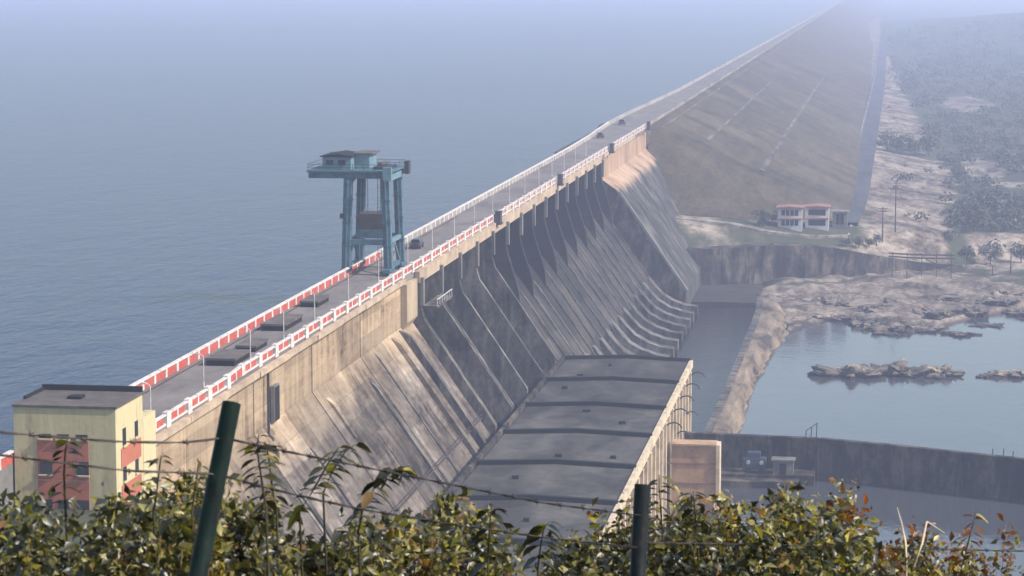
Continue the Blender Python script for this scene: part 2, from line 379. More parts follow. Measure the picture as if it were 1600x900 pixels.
# bare earth: the pale strip below the embankment, terrace, shore flats and clearings
pale_y = [660, 700, 760, 820, 940, 1177, 1400, 1800, 2300, 2600]
pale_x = [60, 24, 20, 21, 26, 21, 15, 9, 0, -6]
px = np.interp(GY, pale_y, pale_x)
bare = sstep(6, -6, GX-px+N1*5)
for cx, cy, rx, ry in [(39, 1030, 9, 55), (55, 945, 16, 26), (75, 1010, 14, 30), (48, 1500, 16, 70), (95, 1250, 26, 40), (60, 820, 12, 12), (140, 1900, 40, 90), (38, 760, 14, 14)]:
    bare = np.maximum(bare, np.exp(-((GX-cx)/rx)**2-((GY-cy)/ry)**2)*1.2)
bare = bare*(1-0.75*np.exp(-((GX-8)/18)**2-((GY-1085)/34)**2))
bare = np.where((GY > 690) & (GY < 790) & (GX < -2), 0.42+0.5*N1, bare)
bare = np.maximum(bare, (GY < np.interp(GX, WALLX, WALLY)+6)*(GY > 590)*(0.50+0.6*N2+.45*N3))
bare = np.where(GY < 300, 0.1, bare)
at = gm.attributes.new('bare', 'FLOAT', 'POINT'); at.data.foreach_set('value', np.clip(bare, 0, 1).ravel().astype(np.float32))
structure(link('ground', gm, 'ground_soil'))

def sheet(name, x0, x1, y0, y1, z, mat):
    return structure(obj(name, MB().add([(x0,y0,z),(x1,y0,z),(x1,y1,z),(x0,y1,z)], [(0,1,2,3)]), mat))
sheet('reservoir_water', -9000, -79.0, -300, 10000, -5.0, 'water_lake')
sheet('river_water', -30.5, 190, 120, 760, -40.0, 'water_river')
sheet('stilling_pool_water', -62, -30.52, 452, 700, -40.0, 'water_pool')

# ------------------------------------------------------------------ the dam
XU, XD = -79.6, -70.9
Y0, YS, BAY, NB_ = 238.0, 384.0, 18.3, 14
YE = YS+BAY*NB_                                       # 640.2 end of spillway
YA = 764.0                                            # end of the abutment block
dam = root('dam', (-75, 238, 0), 'long concrete dam with red and white parapets, stained spillway and road deck', 'dam')
def up_x(y): return float(np.interp(y, [0, 650, 700, 740, 774, 820, 880, 986, 3300, 9000], [XU, XU, -80.2, -81.3, -82.0, -81.9, -80.8, -79.0, -75.5, -75.5]))
def dn_x(y): return float(np.interp(y, [0, 276, 277, 400, 640, 760, 865, 3300, 9000], [-70.9, -70.9, -71.3, -70.9, -70.1, -69.6, -69.3, -70.8, -70.8]))
# deck in slabs
dy = list(np.arange(Y0, YE, BAY))+[YE, 680, 720, YA]
for a, b in zip(dy[:-1], dy[1:]):
    m = MB(); b2 = b-0.06
    vs = [(up_x(a)+.1,a,-1.1),(dn_x(a),a,-1.1),(dn_x(b2),b2,-1.1),(up_x(b2)+.1,b2,-1.1),(up_x(a)+.1,a,0),(dn_x(a),a,0),(dn_x(b2),b2,0),(up_x(b2)+.1,b2,0)]
    m.add(vs, [(0,3,2,1),(4,5,6,7),(0,1,5,4),(1,2,6,5),(2,3,7,6),(3,0,4,7)]); obj('deck_slab', m, 'deck_concrete', dam)
obj('upstream_wall', MB().box(XU, XU+1.5, Y0, YA, -43, -1.15), 'concrete_grey', dam)
obj('dam_core', MB().box(XU+1.6, XU+2.4, Y0, YA, -44, -1.2), 'concrete_dark', dam)
for x in (-78.6, -72.6): obj('crane_rail', MB().box(x-.06, x+.06, Y0+2, 470, .004, .10), 'rust_brown', dam)
obj('upstream_ledge', MB().prism([(-84.0, -1.6), (-80.0, -1.6), (-80.0, -.5), (-84.0, -.5)], 655, 765), 'concrete_dark', dam)
# approach kerb wall behind the yellow building
obj('approach_wall', MB().box(-81.2, -79.45, 196, Y0-.05, -9, 0), 'concrete_grey', dam)

# power section: monoliths with open joints
pw = list(np.linspace(Y0, 374.5, 10))
def power_prof(off): return [(-77, -1.15), (-71.25+off, -1.15), (-71.25+off, -7.6), (-58.6+off, -25.6), (-58.6+off, -43), (-77, -43)]
for i, (a, b) in enumerate(zip(pw[:-1], pw[1:])):
    off = [0.45, .45, 0.0, .1, 0, .12, .02, .1, 0][i]
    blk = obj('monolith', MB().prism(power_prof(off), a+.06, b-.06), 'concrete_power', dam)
    # cornice under the parapet
    obj('cornice', MB().prism([(-71.2+off, -1.0), (-70.4+min(off, .2), -.95), (-70.4+min(off, .2), -.35), (-70.95, -.3)], a+.08, b-.08), 'girder_tan', blk)
# slightly proud lower courses and ribs on the slope, as on the real face
for y, z0, z1, wy, pr in [(300, -12, -24.6, 2.2, .35), (318, -9, -14, 1.4, .5), (341, -10.5, -25, 1.0, .45), (352, -8.2, -25, .7, .3), (366, -8, -25, 1.6, .9), (372.5, -7.8, -25.4, 1.1, 1.3), (285, -14, -25, 1.2, .4), (330, -15, -25, 3.0, .25), (262, -12, -25, 1.3, .4)]:
    xk = lambda z: -71.2+.7*(-7.6-z)
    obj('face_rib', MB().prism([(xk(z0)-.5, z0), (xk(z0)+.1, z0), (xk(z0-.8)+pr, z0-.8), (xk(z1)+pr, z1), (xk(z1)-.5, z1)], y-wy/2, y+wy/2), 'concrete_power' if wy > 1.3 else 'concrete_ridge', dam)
obj('toe_step', MB().prism([(-59.9, -26.2), (-56.9, -26.2), (-56.9, -31), (-59.9, -31)], 250, 384), 'concrete_grey', dam)
obj('toe_rail', MB().tube([(-60.3, 300, -22.6), (-60.3, 383, -22.6)], .13, 6).tube([(-60.3, 300, -22.0), (-60.3, 383, -22.0)], .07, 6), 'rust_brown', dam)
obj('drain_pipe', MB().tube([(-70.55, 288, -.9), (-70.55, 288, -8.4), (-70.0, 288, -9.2)], .17, 8), 'metal_dark', dam)
dr = obj('doorway', MB().box(-71.0, -70.55, 291.0, 293.6, -7.5, -3.2), 'concrete_grey', dam)
obj('door', MB().box(-70.56, -70.50, 291.2, 293.4, -7.4, -3.4), 'tar', dr)
obj('end_pilaster', MB().prism([(-72, -1.2), (-70.3, -1.2), (-70.3, -7), (-71.2, -8.3), (-72, -8.3)], 374.6, 383.4), 'concrete_tan', dam)
obj('end_monolith', MB().prism([(-77, -1.15), (-71.4, -1.15), (-71.4, -7.8), (-58.9, -25.6), (-58.9, -43), (-77, -43)], 374.62, 383.9), 'concrete_power', dam)

# spillway bays
XSL = lambda z: -73.6+.70*(-8.9-z)
ogee = [(-78, -8.3), (-76.6, -8.6), (-74.6, -9.7), (-72.2, -11.7), (XSL(-14.6), -14.6)]
bay_prof = ogee+[(XSL(-31.2), -31.2), (XSL(-31.2)+.1, -33.4), (XSL(-33)+1.5, -36.2), (-51.0, -38.6), (-50.5, -44), (-78, -44)]
bay_mesh = MB().prism(bay_prof, .05, BAY-.05).mesh('spillway_face')
gate = MB()
for k in range(8):                                   # curved skin of a radial gate with ribs
    a0, a1 = k/8, (k+1)/8; f = lambda t: (-77.0+1.1*math.sin(t*math.pi*.5), -8.3+6.9*t)
    (xa, za), (xb, zb) = f(a0), f(a1)
    gate.add([(xa,1.3,za),(xa,BAY-1.3,za),(xb,BAY-1.3,zb),(xb,1.3,zb)], [(0,1,2,3)])
for z in (-7.2, -5.2, -3.2): gate.box(-76.7, -75.6, 1.3, BAY-1.3, z-.12, z+.12)
gate_mesh = gate.mesh('spillway_gate')
tail = [(-78, -1.15), (-70.15, -1.15), (-70.15, -5.2), (-69.9, -6.9), (-69.1, -9.6), (-68.3, -12.0), (-67.6, -14.4), (XSL(-18.0), -18.0), (XSL(-18.0)-1.5, -18.0), (-78, -12)]
pier_mesh = MB().prism(tail, -.9, .9).mesh('pier')
long_tail = [(-78, -1.15), (-70.15, -1.15), (-70.15, -5.2), (-69.4, -7.9), (-68.6, -9.0), (-58.4, -24.0), (-58.4, -26.5), (-60, -27), (-78, -12)]
long_mesh = MB().prism(long_tail, -.55, .55).mesh('divide_pier')
col_mesh = MB().box(-70.1, -69.55, -.55, .55, -5.6, -1.25).mesh('pier_column')
rib_mesh = MB().prism([(XSL(-15)-.4, -15), (XSL(-15)+.1, -15), (XSL(-17)+.40, -17), (XSL(-32)+.40, -32), (XSL(-32)-.5, -32)], -.34, .34).mesh('joint_rib')
def bucket_prof(pr):
    top = [(XSL(-30.4)-.6, -30.4), (XSL(-30.7)+pr, -30.9), (XSL(-33)+pr*1.1, -33), (-54.2, -35.0), (-51.6, -36.5), (-48.6, -37.5), (-45.6, -37.9)]
    return top+[(-45.6, -43), (XSL(-31)-1.5, -43)]
buck_mesh = MB().prism(bucket_prof(.5), -1.9, 1.9).mesh('bucket_wall')
for k in range(NB_):
    y = YS+BAY*k
    link('spillway_face', bay_mesh, 'concrete_spill', dam, (0, y, 0))
    link('spillway_gate', gate_mesh, 'metal_dark', dam, (0, y, 0))
    obj('bridge_girder', MB().box(-70.85, -70.05, y+.08, y+BAY-.08, -2.0, -.25), 'girder_tan', dam)
for k in range(NB_+1):
    y = YS+BAY*k+(1.0 if k == 0 else 0)
    p = link('divide_pier' if k < 5 else 'pier', long_mesh if k < 5 else pier_mesh, 'concrete_ridge' if k < 5 else 'concrete_spill', dam, (0, y, 0))
    link('pier_column', col_mesh, 'wall_white' if False else 'concrete_grey', p, (0, y, 0))
    if k >= 5: link('joint_rib', rib_mesh, 'concrete_ridge', p, (0, y, 0))
    if k >= 5 and k < NB_:
        link('joint_rib', rib_mesh, 'concrete_spill', p, (0, y+BAY*.5, 0))
for y in np.arange(YE-.8, 500, -BAY*2/3): link('bucket_wall', buck_mesh, 'concrete_ridge', dam, (0, float(y), 0))
# second thin wall beside the first long piers, and the maintenance walkway
for k in (0, 1): link('divide_pier', long_mesh, 'concrete_ridge', dam, (-.4, YS+BAY*k+4.6, -.6))
wk = obj('walkway', MB().box(-70.0, -67.6, 385.9, 399.8, -6.1, -5.8), 'concrete_ridge', dam)
for y in np.arange(386.2, 400, 2.2): obj('railing_post', MB().bar((-67.7, y, -5.8), (-67.7, y, -4.8), .09), 'metal_pale', wk)
obj('handrail', MB().bar((-67.7, 386, -4.8), (-67.7, 399.7, -4.8), .1), 'metal_pale', wk)
# abutment block stands proud of the spillway chute
XA = lambda z: -66.8+.7*(-8.9-z)
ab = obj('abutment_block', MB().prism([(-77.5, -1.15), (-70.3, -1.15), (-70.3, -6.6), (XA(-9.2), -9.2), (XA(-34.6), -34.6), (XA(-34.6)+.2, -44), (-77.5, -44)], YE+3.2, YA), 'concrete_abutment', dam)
obj('end_wall', MB().prism([(-77.4, -1.2), (-70.4, -1.2), (-70.4, -6.6), (XA(-9.2)-.1, -9.2), (XA(-34.6)-.1, -34.6), (XA(-34.6)-.1, -44), (-77.4, -44)], YE+2.6, YE+3.18), 'concrete_dark', ab)  # dark slab over the end face; its shade is put into the colour
obj('edge_kerb', MB().prism([(XA(-9.6)-.3, -9.6), (XA(-9.6)+.55, -9.6), (XA(-34.5)+.55, -34.5), (XA(-34.5)-.3, -34.5)], YE+2.9, YE+4.6), 'concrete_grey', ab)
obj('cornice', MB().box(-70.35, -69.75, YE+3.3, YA, -1.0, -.2), 'girder_tan', ab)

structure(obj('pool_apron', MB().box(-60, -31.5, 658, 699, -44, -39.2), 'apron_stone'))
# parapets: coping, pillars and painted panels
pd = MB(); pu = MB()
dny = list(np.arange(Y0, YA, 8.0)); dny += [YA]
for a, b in zip(dny[:-1], dny[1:]):
    xa, xb = dn_x(a+.5), dn_x(b)
    pd.add([(xa-.28,a,1.0),(xa+.12,a,1.0),(xb+.12,b,1.0),(xb-.28,b,1.0),(xa-.28,a,1.16),(xa+.12,a,1.16),(xb+.12,b,1.16),(xb-.28,b,1.16)],
           [(0,3,2,1),(4,5,6,7),(0,1,5,4),(1,2,6,5),(2,3,7,6),(3,0,4,7)])
    pd.add([(xa-.24,a,.004),(xa+.08,a,.004),(xb+.08,b,.004),(xb-.24,b,.004),(xa-.24,a,.22),(xa+.08,a,.22),(xb+.08,b,.22),(xb-.24,b,.22)],
           [(0,3,2,1),(4,5,6,7),(0,1,5,4),(1,2,6,5),(2,3,7,6),(3,0,4,7)])
par_d = obj('downstream_parapet', pd, 'paint_white', dam); par_d['label'] = 'white coped parapet with red panels on the downstream edge'
pil = MB().box(-.34, .18, -.75, .75, -.25, 1.32).mesh('pillar')
pan = MB().box(-.17, .02, -1.25, 1.25, .225, .995).mesh('panel'); pan_far = MB().box(-.17, .02, -1.25, 1.25, .225, .995).mesh('panel')
mid = MB().box(-.22, .06, -.22, .22, .225, .998).mesh('post')
for a in dny[:-1]:
    link('pillar', pil, 'paint_white', par_d, (dn_x(a+.8), a+.8, 0))
    if a+8 > YA: continue
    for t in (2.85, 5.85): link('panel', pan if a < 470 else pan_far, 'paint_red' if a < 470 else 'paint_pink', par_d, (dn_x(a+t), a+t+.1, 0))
    link('post', mid, 'paint_white', par_d, (dn_x(a+4.4), a+4.45, 0))
upy = list(np.arange(198, YA, 4.6))+[YA]
for a, b in zip(upy[:-1], upy[1:]):
    xa, xb = up_x(a), up_x(b)
    pu.add([(xa-.14,a,1.0),(xa+.30,a,1.0),(xb+.30,b,1.0),(xb-.14,b,1.0),(xa-.14,a,1.2),(xa+.30,a,1.2),(xb+.30,b,1.2),(xb-.14,b,1.2)],
           [(0,3,2,1),(4,5,6,7),(0,1,5,4),(1,2,6,5),(2,3,7,6),(3,0,4,7)])
par_u = obj('upstream_parapet', pu, 'paint_white', dam); par_u['label'] = 'white coped parapet with red panels on the lake side'
upan = MB().box(-.02, .16, .42, 4.58, .004, .998).mesh('panel'); upan_w = MB().box(-.02, .16, .42, 4.58, .004, .998).mesh('panel')
upost = MB().box(-.08, .25, -.36, .36, .004, .999).mesh('post')
for a in upy[:-1]:
    link('post', upost, 'paint_white', par_u, (up_x(a), a, 0))
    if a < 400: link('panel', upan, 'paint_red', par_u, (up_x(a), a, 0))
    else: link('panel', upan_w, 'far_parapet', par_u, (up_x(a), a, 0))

# ------------------------------------------------------------------ earth embankment beyond the concrete dam
EY = 776.0; SL = 2.3; EZ = -28.0
emb = root('embankment', (-75, EY, 0), 'long brown earth embankment carrying the road into the haze', 'embankment')
em = MB()
def dnc(y): return dn_x(y)
ey = [EY, 820, 870, 940, 1040, 1200, 1500, 2000, 2800, 4000, 6500, 9500]
prev = None
for y in ey:
    sl = SL*(1+0.25*sstep(900, 3000, np.array(float(y))))
    row = [(up_x(y)-14, y, -7), (up_x(y), y, -.02), (dnc(y), y, -.02)] + [(dnc(y)+float(sl)*d, y, -d) for d in (3, 6.5, 10.5, 14.4, 19, 28)]
    i = len(em.v); em.v += row
    if prev is not None:
        for k in range(len(row)-1): em.f.append((prev+k, prev+k+1, i+k+1, i+k))
    prev = i
# rounded end slope that runs down towards the camera and wraps the abutment
n_a = 14; cx, cy = dnc(EY), EY
arc = []
for q in range(n_a+1):
    a = -math.pi/2*(q/n_a)          # from +X round to -Y
    arc.append([(cx+SL*d*math.cos(a), cy+(SL*d)*math.sin(a)*1.0, -d) for d in (.02, 3, 6.5, 10.5, 14.4, 19, 28)])
ib = len(em.v)
for rw in arc: em.v += rw
for q in range(n_a):
    for k in range(6):
        a = ib+q*7+k; b = a+7; em.f.append((b, b+1, a+1, a))
em.box(up_x(YA)-3, cx, YA-.5, EY+1, -28, -.03)
sl_o = obj('slope', em, 'embankment_stone', emb, True)
def strip(name, d, y0, y1, wdt, mat, lift=.25):
    m = MB(); ys = np.linspace(y0, y1, 60); p = None
    for y in ys:
        sl = float(SL*(1+0.25*sstep(900, 3000, np.array(float(y))))); x = dnc(y)+sl*d; w2 = wdt*(.75+.6*abs(mnoise.noise(Vector((y*.013, d, 1)))))*min(1, (y1-y)/(.3*(y1-y0))+.15)
        i = len(m.v); m.v += [(x-w2/2, y, -d+w2/2/sl*0.6+lift), (x+w2/2, y, -d-w2/2/sl*0.6+lift), (x+w2/2, y, -d-2), (x-w2/2, y, -d-2)]
        if p is not None:
            m.f += [(p, p+1, i+1, i), (p+1, p+2, i+2, i+1), (p+3, p, i, i+3)]
        else: m.f.append((i, i+3, i+2, i+1))
        p = i
    return obj(name, m, mat, emb)
strip('berm_path', 6.5, 800, 1300, .8, 'berm_stone')
strip('berm_path', 14.4, 780, 1560, 1.3, 'berm_stone', .3)
strip('crest_shoulder', 1.2, 780, 5000, .6, 'berm_stone', .1)
# crest road and parapets
rd = MB(); pw_ = MB(); pe_ = MB()
ry = [YA, 790, 830, 900, 1000, 1200, 1600, 2300, 3300, 5200, 9000]
for a, b in zip(ry[:-1], ry[1:]):
    rd.add([(up_x(a)+.2,a,.03),(dnc(a)-.1,a,.03),(dnc(b)-.1,b,.03),(up_x(b)+.2,b,.03)], [(0,1,2,3)])
    for X, m, h in ((up_x, pw_, 1.15), (lambda y: dnc(y)-.3, pe_, .8)):
        xa, xb = X(a), X(b)
        m.add([(xa-.25,a,-.5),(xa+.25,a,-.5),(xb+.25,b,-.5),(xb-.25,b,-.5),(xa-.25,a,h),(xa+.25,a,h),(xb+.25,b,h),(xb-.25,b,h)],
              [(0,3,2,1),(4,5,6,7),(0,1,5,4),(1,2,6,5),(2,3,7,6),(3,0,4,7)])
obj('crest_road', rd, 'deck_concrete', emb); obj('lake_parapet', pw_, 'far_parapet', emb); obj('shoulder_kerb', pe_, 'path_stone', emb)

# toe road along the foot of the embankment
tr = MB(); ke = MB(); p = None
for y in [742, 770, 800, 850, 950, 1100, 1300, 1700, 2300, 3500, 6000]:
    xc = float(np.interp(y, [742, 822, 1704, 6000], [-10.5, -8.2, -3.0, 0]))
    zz = max(zat(xc-4, y), zat(xc+4, y), zat(xc, y))+.35
    i = len(tr.v); tr.v += [(xc-3.6, y, zz), (xc+3.6, y, zz), (xc+3.6, y, zz-3), (xc-3.6, y, zz-3)]
    ke.v += [(xc-4.3, y, zz+.3), (xc-3.62, y, zz+.3), (xc-3.62, y, zz-3), (xc-4.3, y, zz-3)]
    if p is not None:
        tr.f += [(p, p+1, i+1, i), (p+1, p+2, i+2, i+1), (p+3, p, i, i+3)]
        ke.f += [(p, p+1, i+1, i), (p+1, p+2, i+2, i+1), (p+3, p, i, i+3)]
    p = i
t_ = structure(obj('toe_road', tr, 'toe_road')); obj('kerb', ke, 'path_stone', t_)
# terrace track in front of the embankment
tk = MB(); p = None
for x, y in [(-60, 713), (-52, 715), (-42, 717), (-32, 719), (-20, 722), (-9, 729), (-8.5, 744)]:
    z = zat(x, y)+.3; i = len(tk.v); tk.v += [(x-.6, y-2.1, z), (x+.6, y+2.1, z), (x+.6, y+2.1, z-2), (x-.6, y-2.1, z-2)]
    if p is not None: tk.f += [(p, i, i+1, p+1), (p, p+3, i+3, i), (p+1, i+1, i+2, p+2)]
    p = i
structure(obj('terrace_track', tk, 'path_stone'))

# ------------------------------------------------------------------ walls round the stilling pool and the river
fw = root('pool_wall', (-40, 698, -40), 'dark grey concrete retaining wall at the far end of the stilling pool', 'wall')
wp = [(-57, 689), (-50, 692.5), (-43, 696), (-36, 700), (-28.5, 705), (-21, 708), (-13, 711), (-6, 714), (4, 722), (13, 729), (24, 738)]
for (xa, ya), (xb, yb) in zip(wp[:-1], wp[1:]):
    za = float(lerp(-29.2, -37.8, sstep(-25, 28, np.array(xa)))); zb = float(lerp(-29.2, -37.8, sstep(-25, 28, np.array(xb))))
    d = Vector((xb-xa, yb-ya, 0)).normalized(); n = Vector((-d.y, d.x, 0))*6.0; g = d*.05
    m = MB().add([(xa+g.x,ya+g.y,-44),(xb-g.x,yb-g.y,-44),(xb-g.x+n.x,yb-g.y+n.y,-44),(xa+g.x+n.x,ya+g.y+n.y,-44),
                  (xa+g.x,ya+g.y,za),(xb-g.x,yb-g.y,zb),(xb-g.x+n.x,yb-g.y+n.y,zb),(xa+g.x+n.x,ya+g.y+n.y,za)],
                 [(0,3,2,1),(4,5,6,7),(0,1,5,4),(1,2,6,5),(2,3,7,6),(3,0,4,7)])
    obj('wall_panel', m, 'concrete_dark', fw)

dv = root('divide_wall', (-27, 530, -40), 'tan broken-topped divide wall between stilling pool and river', 'wall')
dvp = [(432, -31.2, -26.2), (456, -30.9, -25.8), (480, -30.6, -26.0), (505, -30.4, -25.6), (528, -30.3, -26.2), (552, -30.2, -25.6), (575, -30.1, -24.4), (598, -30.0, -22.4), (622, -30.2, -22.4), (648, -31.0, -25.0)]
for (ya, la, ra), (yb, lb, rb) in zip(dvp[:-1], dvp[1:]):
    m = MB(); n = 10; rows = []; c_ = MB()
    for k in range(n+1):
        t = k/n; y = lerp(ya+.05, yb-.05, t); l = lerp(la, lb, t); r = lerp(ra, rb, t)
        f = lambda q, a: a*mnoise.fractal(Vector((q*3.1, y*.16, 5.5)), .9, 2, 4)
        rows.append([(l+1.5, y, -44), (l+1.5, y, -36.5), (lerp(l, r, .45), y, -36.6+f(1, .2)), (lerp(l, r, .7)+f(5, .3), y, -36.8+f(2, .25)), (lerp(l, r, .88)+f(6, .6), y, -37.7+f(3, .5)), (r+f(4, 1.5), y, -39.7), (r+3, y, -44)])
    for rw in rows: m.v += rw
    for k in range(n):
        for q in range(6): a = k*7+q; m.f.append((a, a+1, a+8, a+7))
    m.f.append(tuple(range(6, -1, -1))); m.f.append(tuple(range(n*7, n*7+7)))
    sg = obj('wall_segment', m, 'divide_top', dv)
    c_.add([(la-.7,ya+.05,-44),(la+1.48,ya+.05,-44),(lb+1.48,yb-.05,-44),(lb-.7,yb-.05,-44),(la,ya+.05,-36.2),(la+1.48,ya+.05,-36.2),(lb+1.48,yb-.05,-36.2),(lb,yb-.05,-36.2)],
           [(0,3,2,1),(4,5,6,7),(0,1,5,4),(1,2,6,5),(2,3,7,6),(3,0,4,7)])
    obj('wall_crest', c_, 'concrete_ridge', sg)

rw_ = root('retaining_wall', (-4, 424, -40), 'dark grey panelled concrete retaining wall beside the tailrace water', 'wall')
rp = [(-33, 432.6), (-24, 431.6), (-10, 430.3), (2, 426), (14, 420.5), (26, 415), (40, 408.5), (60, 399)]
for (xa, ya), (xb, yb) in zip(rp[:-1], rp[1:]):
    d = Vector((xb-xa, yb-ya, 0)).normalized(); n = Vector((-d.y, d.x, 0))*1.0; g = d*.07
    def seg(z0, z1, out, name, mat, par):
        o = n.normalized()*(-out)
        A = [(xa+g.x+o.x, ya+g.y+o.y), (xb-g.x+o.x, yb-g.y+o.y), (xb-g.x+n.x-o.x, yb-g.y+n.y-o.y), (xa+g.x+n.x-o.x, ya+g.y+n.y-o.y)]
        return obj(name, MB().add([(x, y, z0) for x, y in A]+[(x, y, z1) for x, y in A], [(0,3,2,1),(4,5,6,7),(0,1,5,4),(1,2,6,5),(2,3,7,6),(3,0,4,7)]), mat, par)
    pnl = seg(-44, -33.35, 0, 'wall_panel', 'concrete_dark', rw_); seg(-33.34, -33.0, .18, 'coping', 'concrete_dark', pnl)
    L = math.hypot(xb-xa, yb-ya); q = 2.4
    while q < L-1.5:
        bx, by = xa+d.x*q, ya+d.y*q; o = n.normalized()*-.16
        obj('buttress', MB().bar((bx+o.x, by+o.y, -44), (bx+o.x, by+o.y, -33.6), .5, .3), 'concrete_dark', pnl); q += random.choice((2.8, 3.4, 3.1))
post_s = [(-10.4, 430.9, 2.6), (-12.2, 431.0, 1.2), (-11.3, 431.0, 1.7), (18.5, 418.9, 1.1), (20.2, 418.2, 1.3), (21.7, 417.5, 1.0)]
for x, y, h in post_s: obj('railing_post', MB().tube([(x, y, -33), (x+.1, y, -33+h)], .09, 6), 'metal_dark', rw_)
obj('stay_bar', MB().tube([(-12.2, 431, -31.9), (-10.4, 430.9, -30.6)], .06, 6), 'metal_dark', rw_)
# ledge with a machine and drums at the wall's foot
led = structure(obj('wharf_pavement', MB().box(-33, -10.5, 424.4, 430.2, -44, -38.4).box(-26, -13, 421, 424.35, -44, -38.9), 'concrete_dark'))
mc = root('machine', (-20.5, 427, -38.4), 'dark blue machine with pale discs standing at the foot of retaining wall', 'machine')
obj('body', MB().box(-22.6, -18.6, 426, 428, -37.9, -35.9).box(-21.8, -19.6, 426.2, 427.8, -35.9, -34.9), 'machine_blue', mc, bevel=.12)
for x in (-21.6, -19.4):
    obj('disc', MB().tube([(x, 425.75, -36.6), (x, 426.02, -36.6)], .34, 14), 'drum_white', mc); obj('wheel', MB().tube([(x, 425.9, -37.9), (x, 426.3, -37.9)], .5, 12), 'rubber', mc)
hut = root('hut', (-15.6, 426, -38.4), 'small grey concrete hut beside the dark blue machine', 'hut')
obj('wall', MB().box(-17.4, -14.0, 424.9, 427.4, -38.4, -36.1), 'concrete_grey', hut); obj('roof', MB().box(-17.7, -13.7, 424.6, 427.7, -36.1, -35.8), 'concrete_grey', hut)
obj('door', MB().box(-16.3, -15.2, 424.84, 424.9, -38.35, -36.5), 'tar', hut)

# ------------------------------------------------------------------ powerhouse
ph = root('powerhouse', (-45, 360, -40), 'long powerhouse with grey ribbed flat roof and sunlit tan columned wall', 'building')
PX0, PX1, PY1, PZ = -56.5, -33.6, 454.5, -24.0
pys = [250, 276, 302, 328, 353, 378, 403, 429, PY1]
PM = (PX0+PX1)/2
for a, b in zip(pys[:-1], pys[1:]):
    cr = .45
    s_ = obj('roof_slab', MB().add([(PX0+.5,a+.5,PZ-1),(PX1-.2,a+.5,PZ-1),(PX1-.2,b-.5,PZ-1),(PX0+.5,b-.5,PZ-1),(PX0+.5,a+.5,PZ),(PM,a+.5,PZ+cr),(PX1-.2,a+.5,PZ),(PX1-.2,b-.5,PZ),(PM,b-.5,PZ+cr),(PX0+.5,b-.5,PZ)],
        [(0,3,2,1),(4,5,8,9),(5,6,7,8),(0,1,6,5,4),(2,3,9,8,7),(1,2,7,6),(3,0,4,9)]), 'roof_concrete', ph)
    for _ in range(2):                                  # patches and vents on the slabs
        if random.random() < .7:
            x, y = random.uniform(PX0+3, PX1-4), random.uniform(a+4, b-4); zz = PZ+cr*(1-abs(x-PM)/(PM-PX0))
            obj('roof_vent', MB().box(x, x+random.uniform(.5, 1.2), y, y+.6, zz-.2, zz+random.uniform(.25, .5)), 'tar', s_)
for y in pys[1:]:
    wd = .9 if y < PY1 else .7
    obj('roof_rib', MB().prism([(PX0+.3, PZ-1), (PX1, PZ-1), (PX1, PZ+.62), (PM, PZ+1.08), (PX0+.3, PZ+.62)], y-wd if y == PY1 else y-wd/2, y if y == PY1 else y+wd/2), 'tar', ph)
obj('roof_parapet', MB().box(PX0-.3, PX0+.28, 250, PY1+.1, PZ-1.5, PZ+.6), 'concrete_dark', ph)
obj('gutter', MB().box(PX0-1.3, PX0-.7, 250, PY1-.5, PZ-2.0, PZ-1.6), 'concrete_grey', ph)
obj('roof_edge', MB().box(PX1-.18, PX1+.45, 250, PY1+.1, PZ-1.0, PZ+.25), 'wall_cream', ph)
obj('rear_wall', MB().box(PX0-.1, PX0+.5, 250, PY1, -44, PZ-1.55), 'concrete_dark', ph)
obj('end_wall', MB().box(PX0+.55, PX1-.5, PY1-.7, PY1-.02, -44, PZ-1.02), 'concrete_grey', ph)
obj('side_wall', MB().box(PX1-.9, PX1-.3, 250, PY1-.75, -44, PZ-1.02), 'wall_cream', ph)
obj('floor_slab', MB().box(-60, PX0-.15, 250, PY1+6, -44, -31.02), 'concrete_dark', ph)
colm = MB().box(-.29, .6, -.6, .6, -44-PZ, -1.05).mesh('column'); wnd = MB().box(-.29, -.1, -1.6, 1.6, -7.5, -2.2).mesh('window')
spn = MB().box(-.29, .2, -2.4, 2.4, -9.2, -7.9).mesh('spandrel'); sl2 = MB().box(-.1, -.04, -.09, .09, -7.5, -2.2).mesh('mullion')
arm_pts = [(.5, 0, -1.6), (1.1, 0, -1.15), (1.9, 0, -1.0), (2.6, 0, -1.3), (3.0, 0, -1.9)]
armm = MB().tube(arm_pts, .13, 6).mesh('bracket'); armm2 = MB().tube([(.5, 0, -5.2), (1.2, 0, -4.8), (2.0, 0, -4.8), (2.6, 0, -5.4)], .11, 6).mesh('bracket')
yy = 254.0; q = 0
while yy < PY1-1:
    link('column', colm, 'wall_cream', ph, (PX1, yy, PZ))
    if yy+6.5 < PY1:
        wv = link('window', wnd, 'window_dark', ph, (PX1, yy+3.25, PZ))
        link('mullion', sl2, 'metal_pale', wv, (PX1, yy+3.25, PZ))
        link('spandrel', spn, 'wall_orange', ph, (PX1, yy+3.25, PZ))
    if yy > 395 and q % 2 == 0: link('bracket', armm, 'metal_dark', ph, (PX1, yy, PZ))
    if yy > 400 and q % 3 == 1: link('bracket', armm2, 'metal_dark', ph, (PX1, yy+2.2, PZ-1.5))
    yy += 6.5; q += 1
sb = root('service_block', (-28, 406, -40), 'tan orange concrete service block against the powerhouse wall', 'building')
obj('wall', MB().box(-32.4, -25.4, 400, 403.5, -44, -29.2), 'wall_orange', sb)
obj('corner_pier', MB().box(-25.38, -24.8, 399.7, 403.5, -44, -29.0), 'wall_cream', sb)
obj('roof', MB().box(-32.5, -25.4, 399.6, 403.7, -29.18, -28.9), 'wall_orange', sb)
for z in (-32.2, -35.4): obj('string_course', MB().box(-33.1, -25.4, 399.86, 399.99, z, z+.28), 'roof_red', sb)

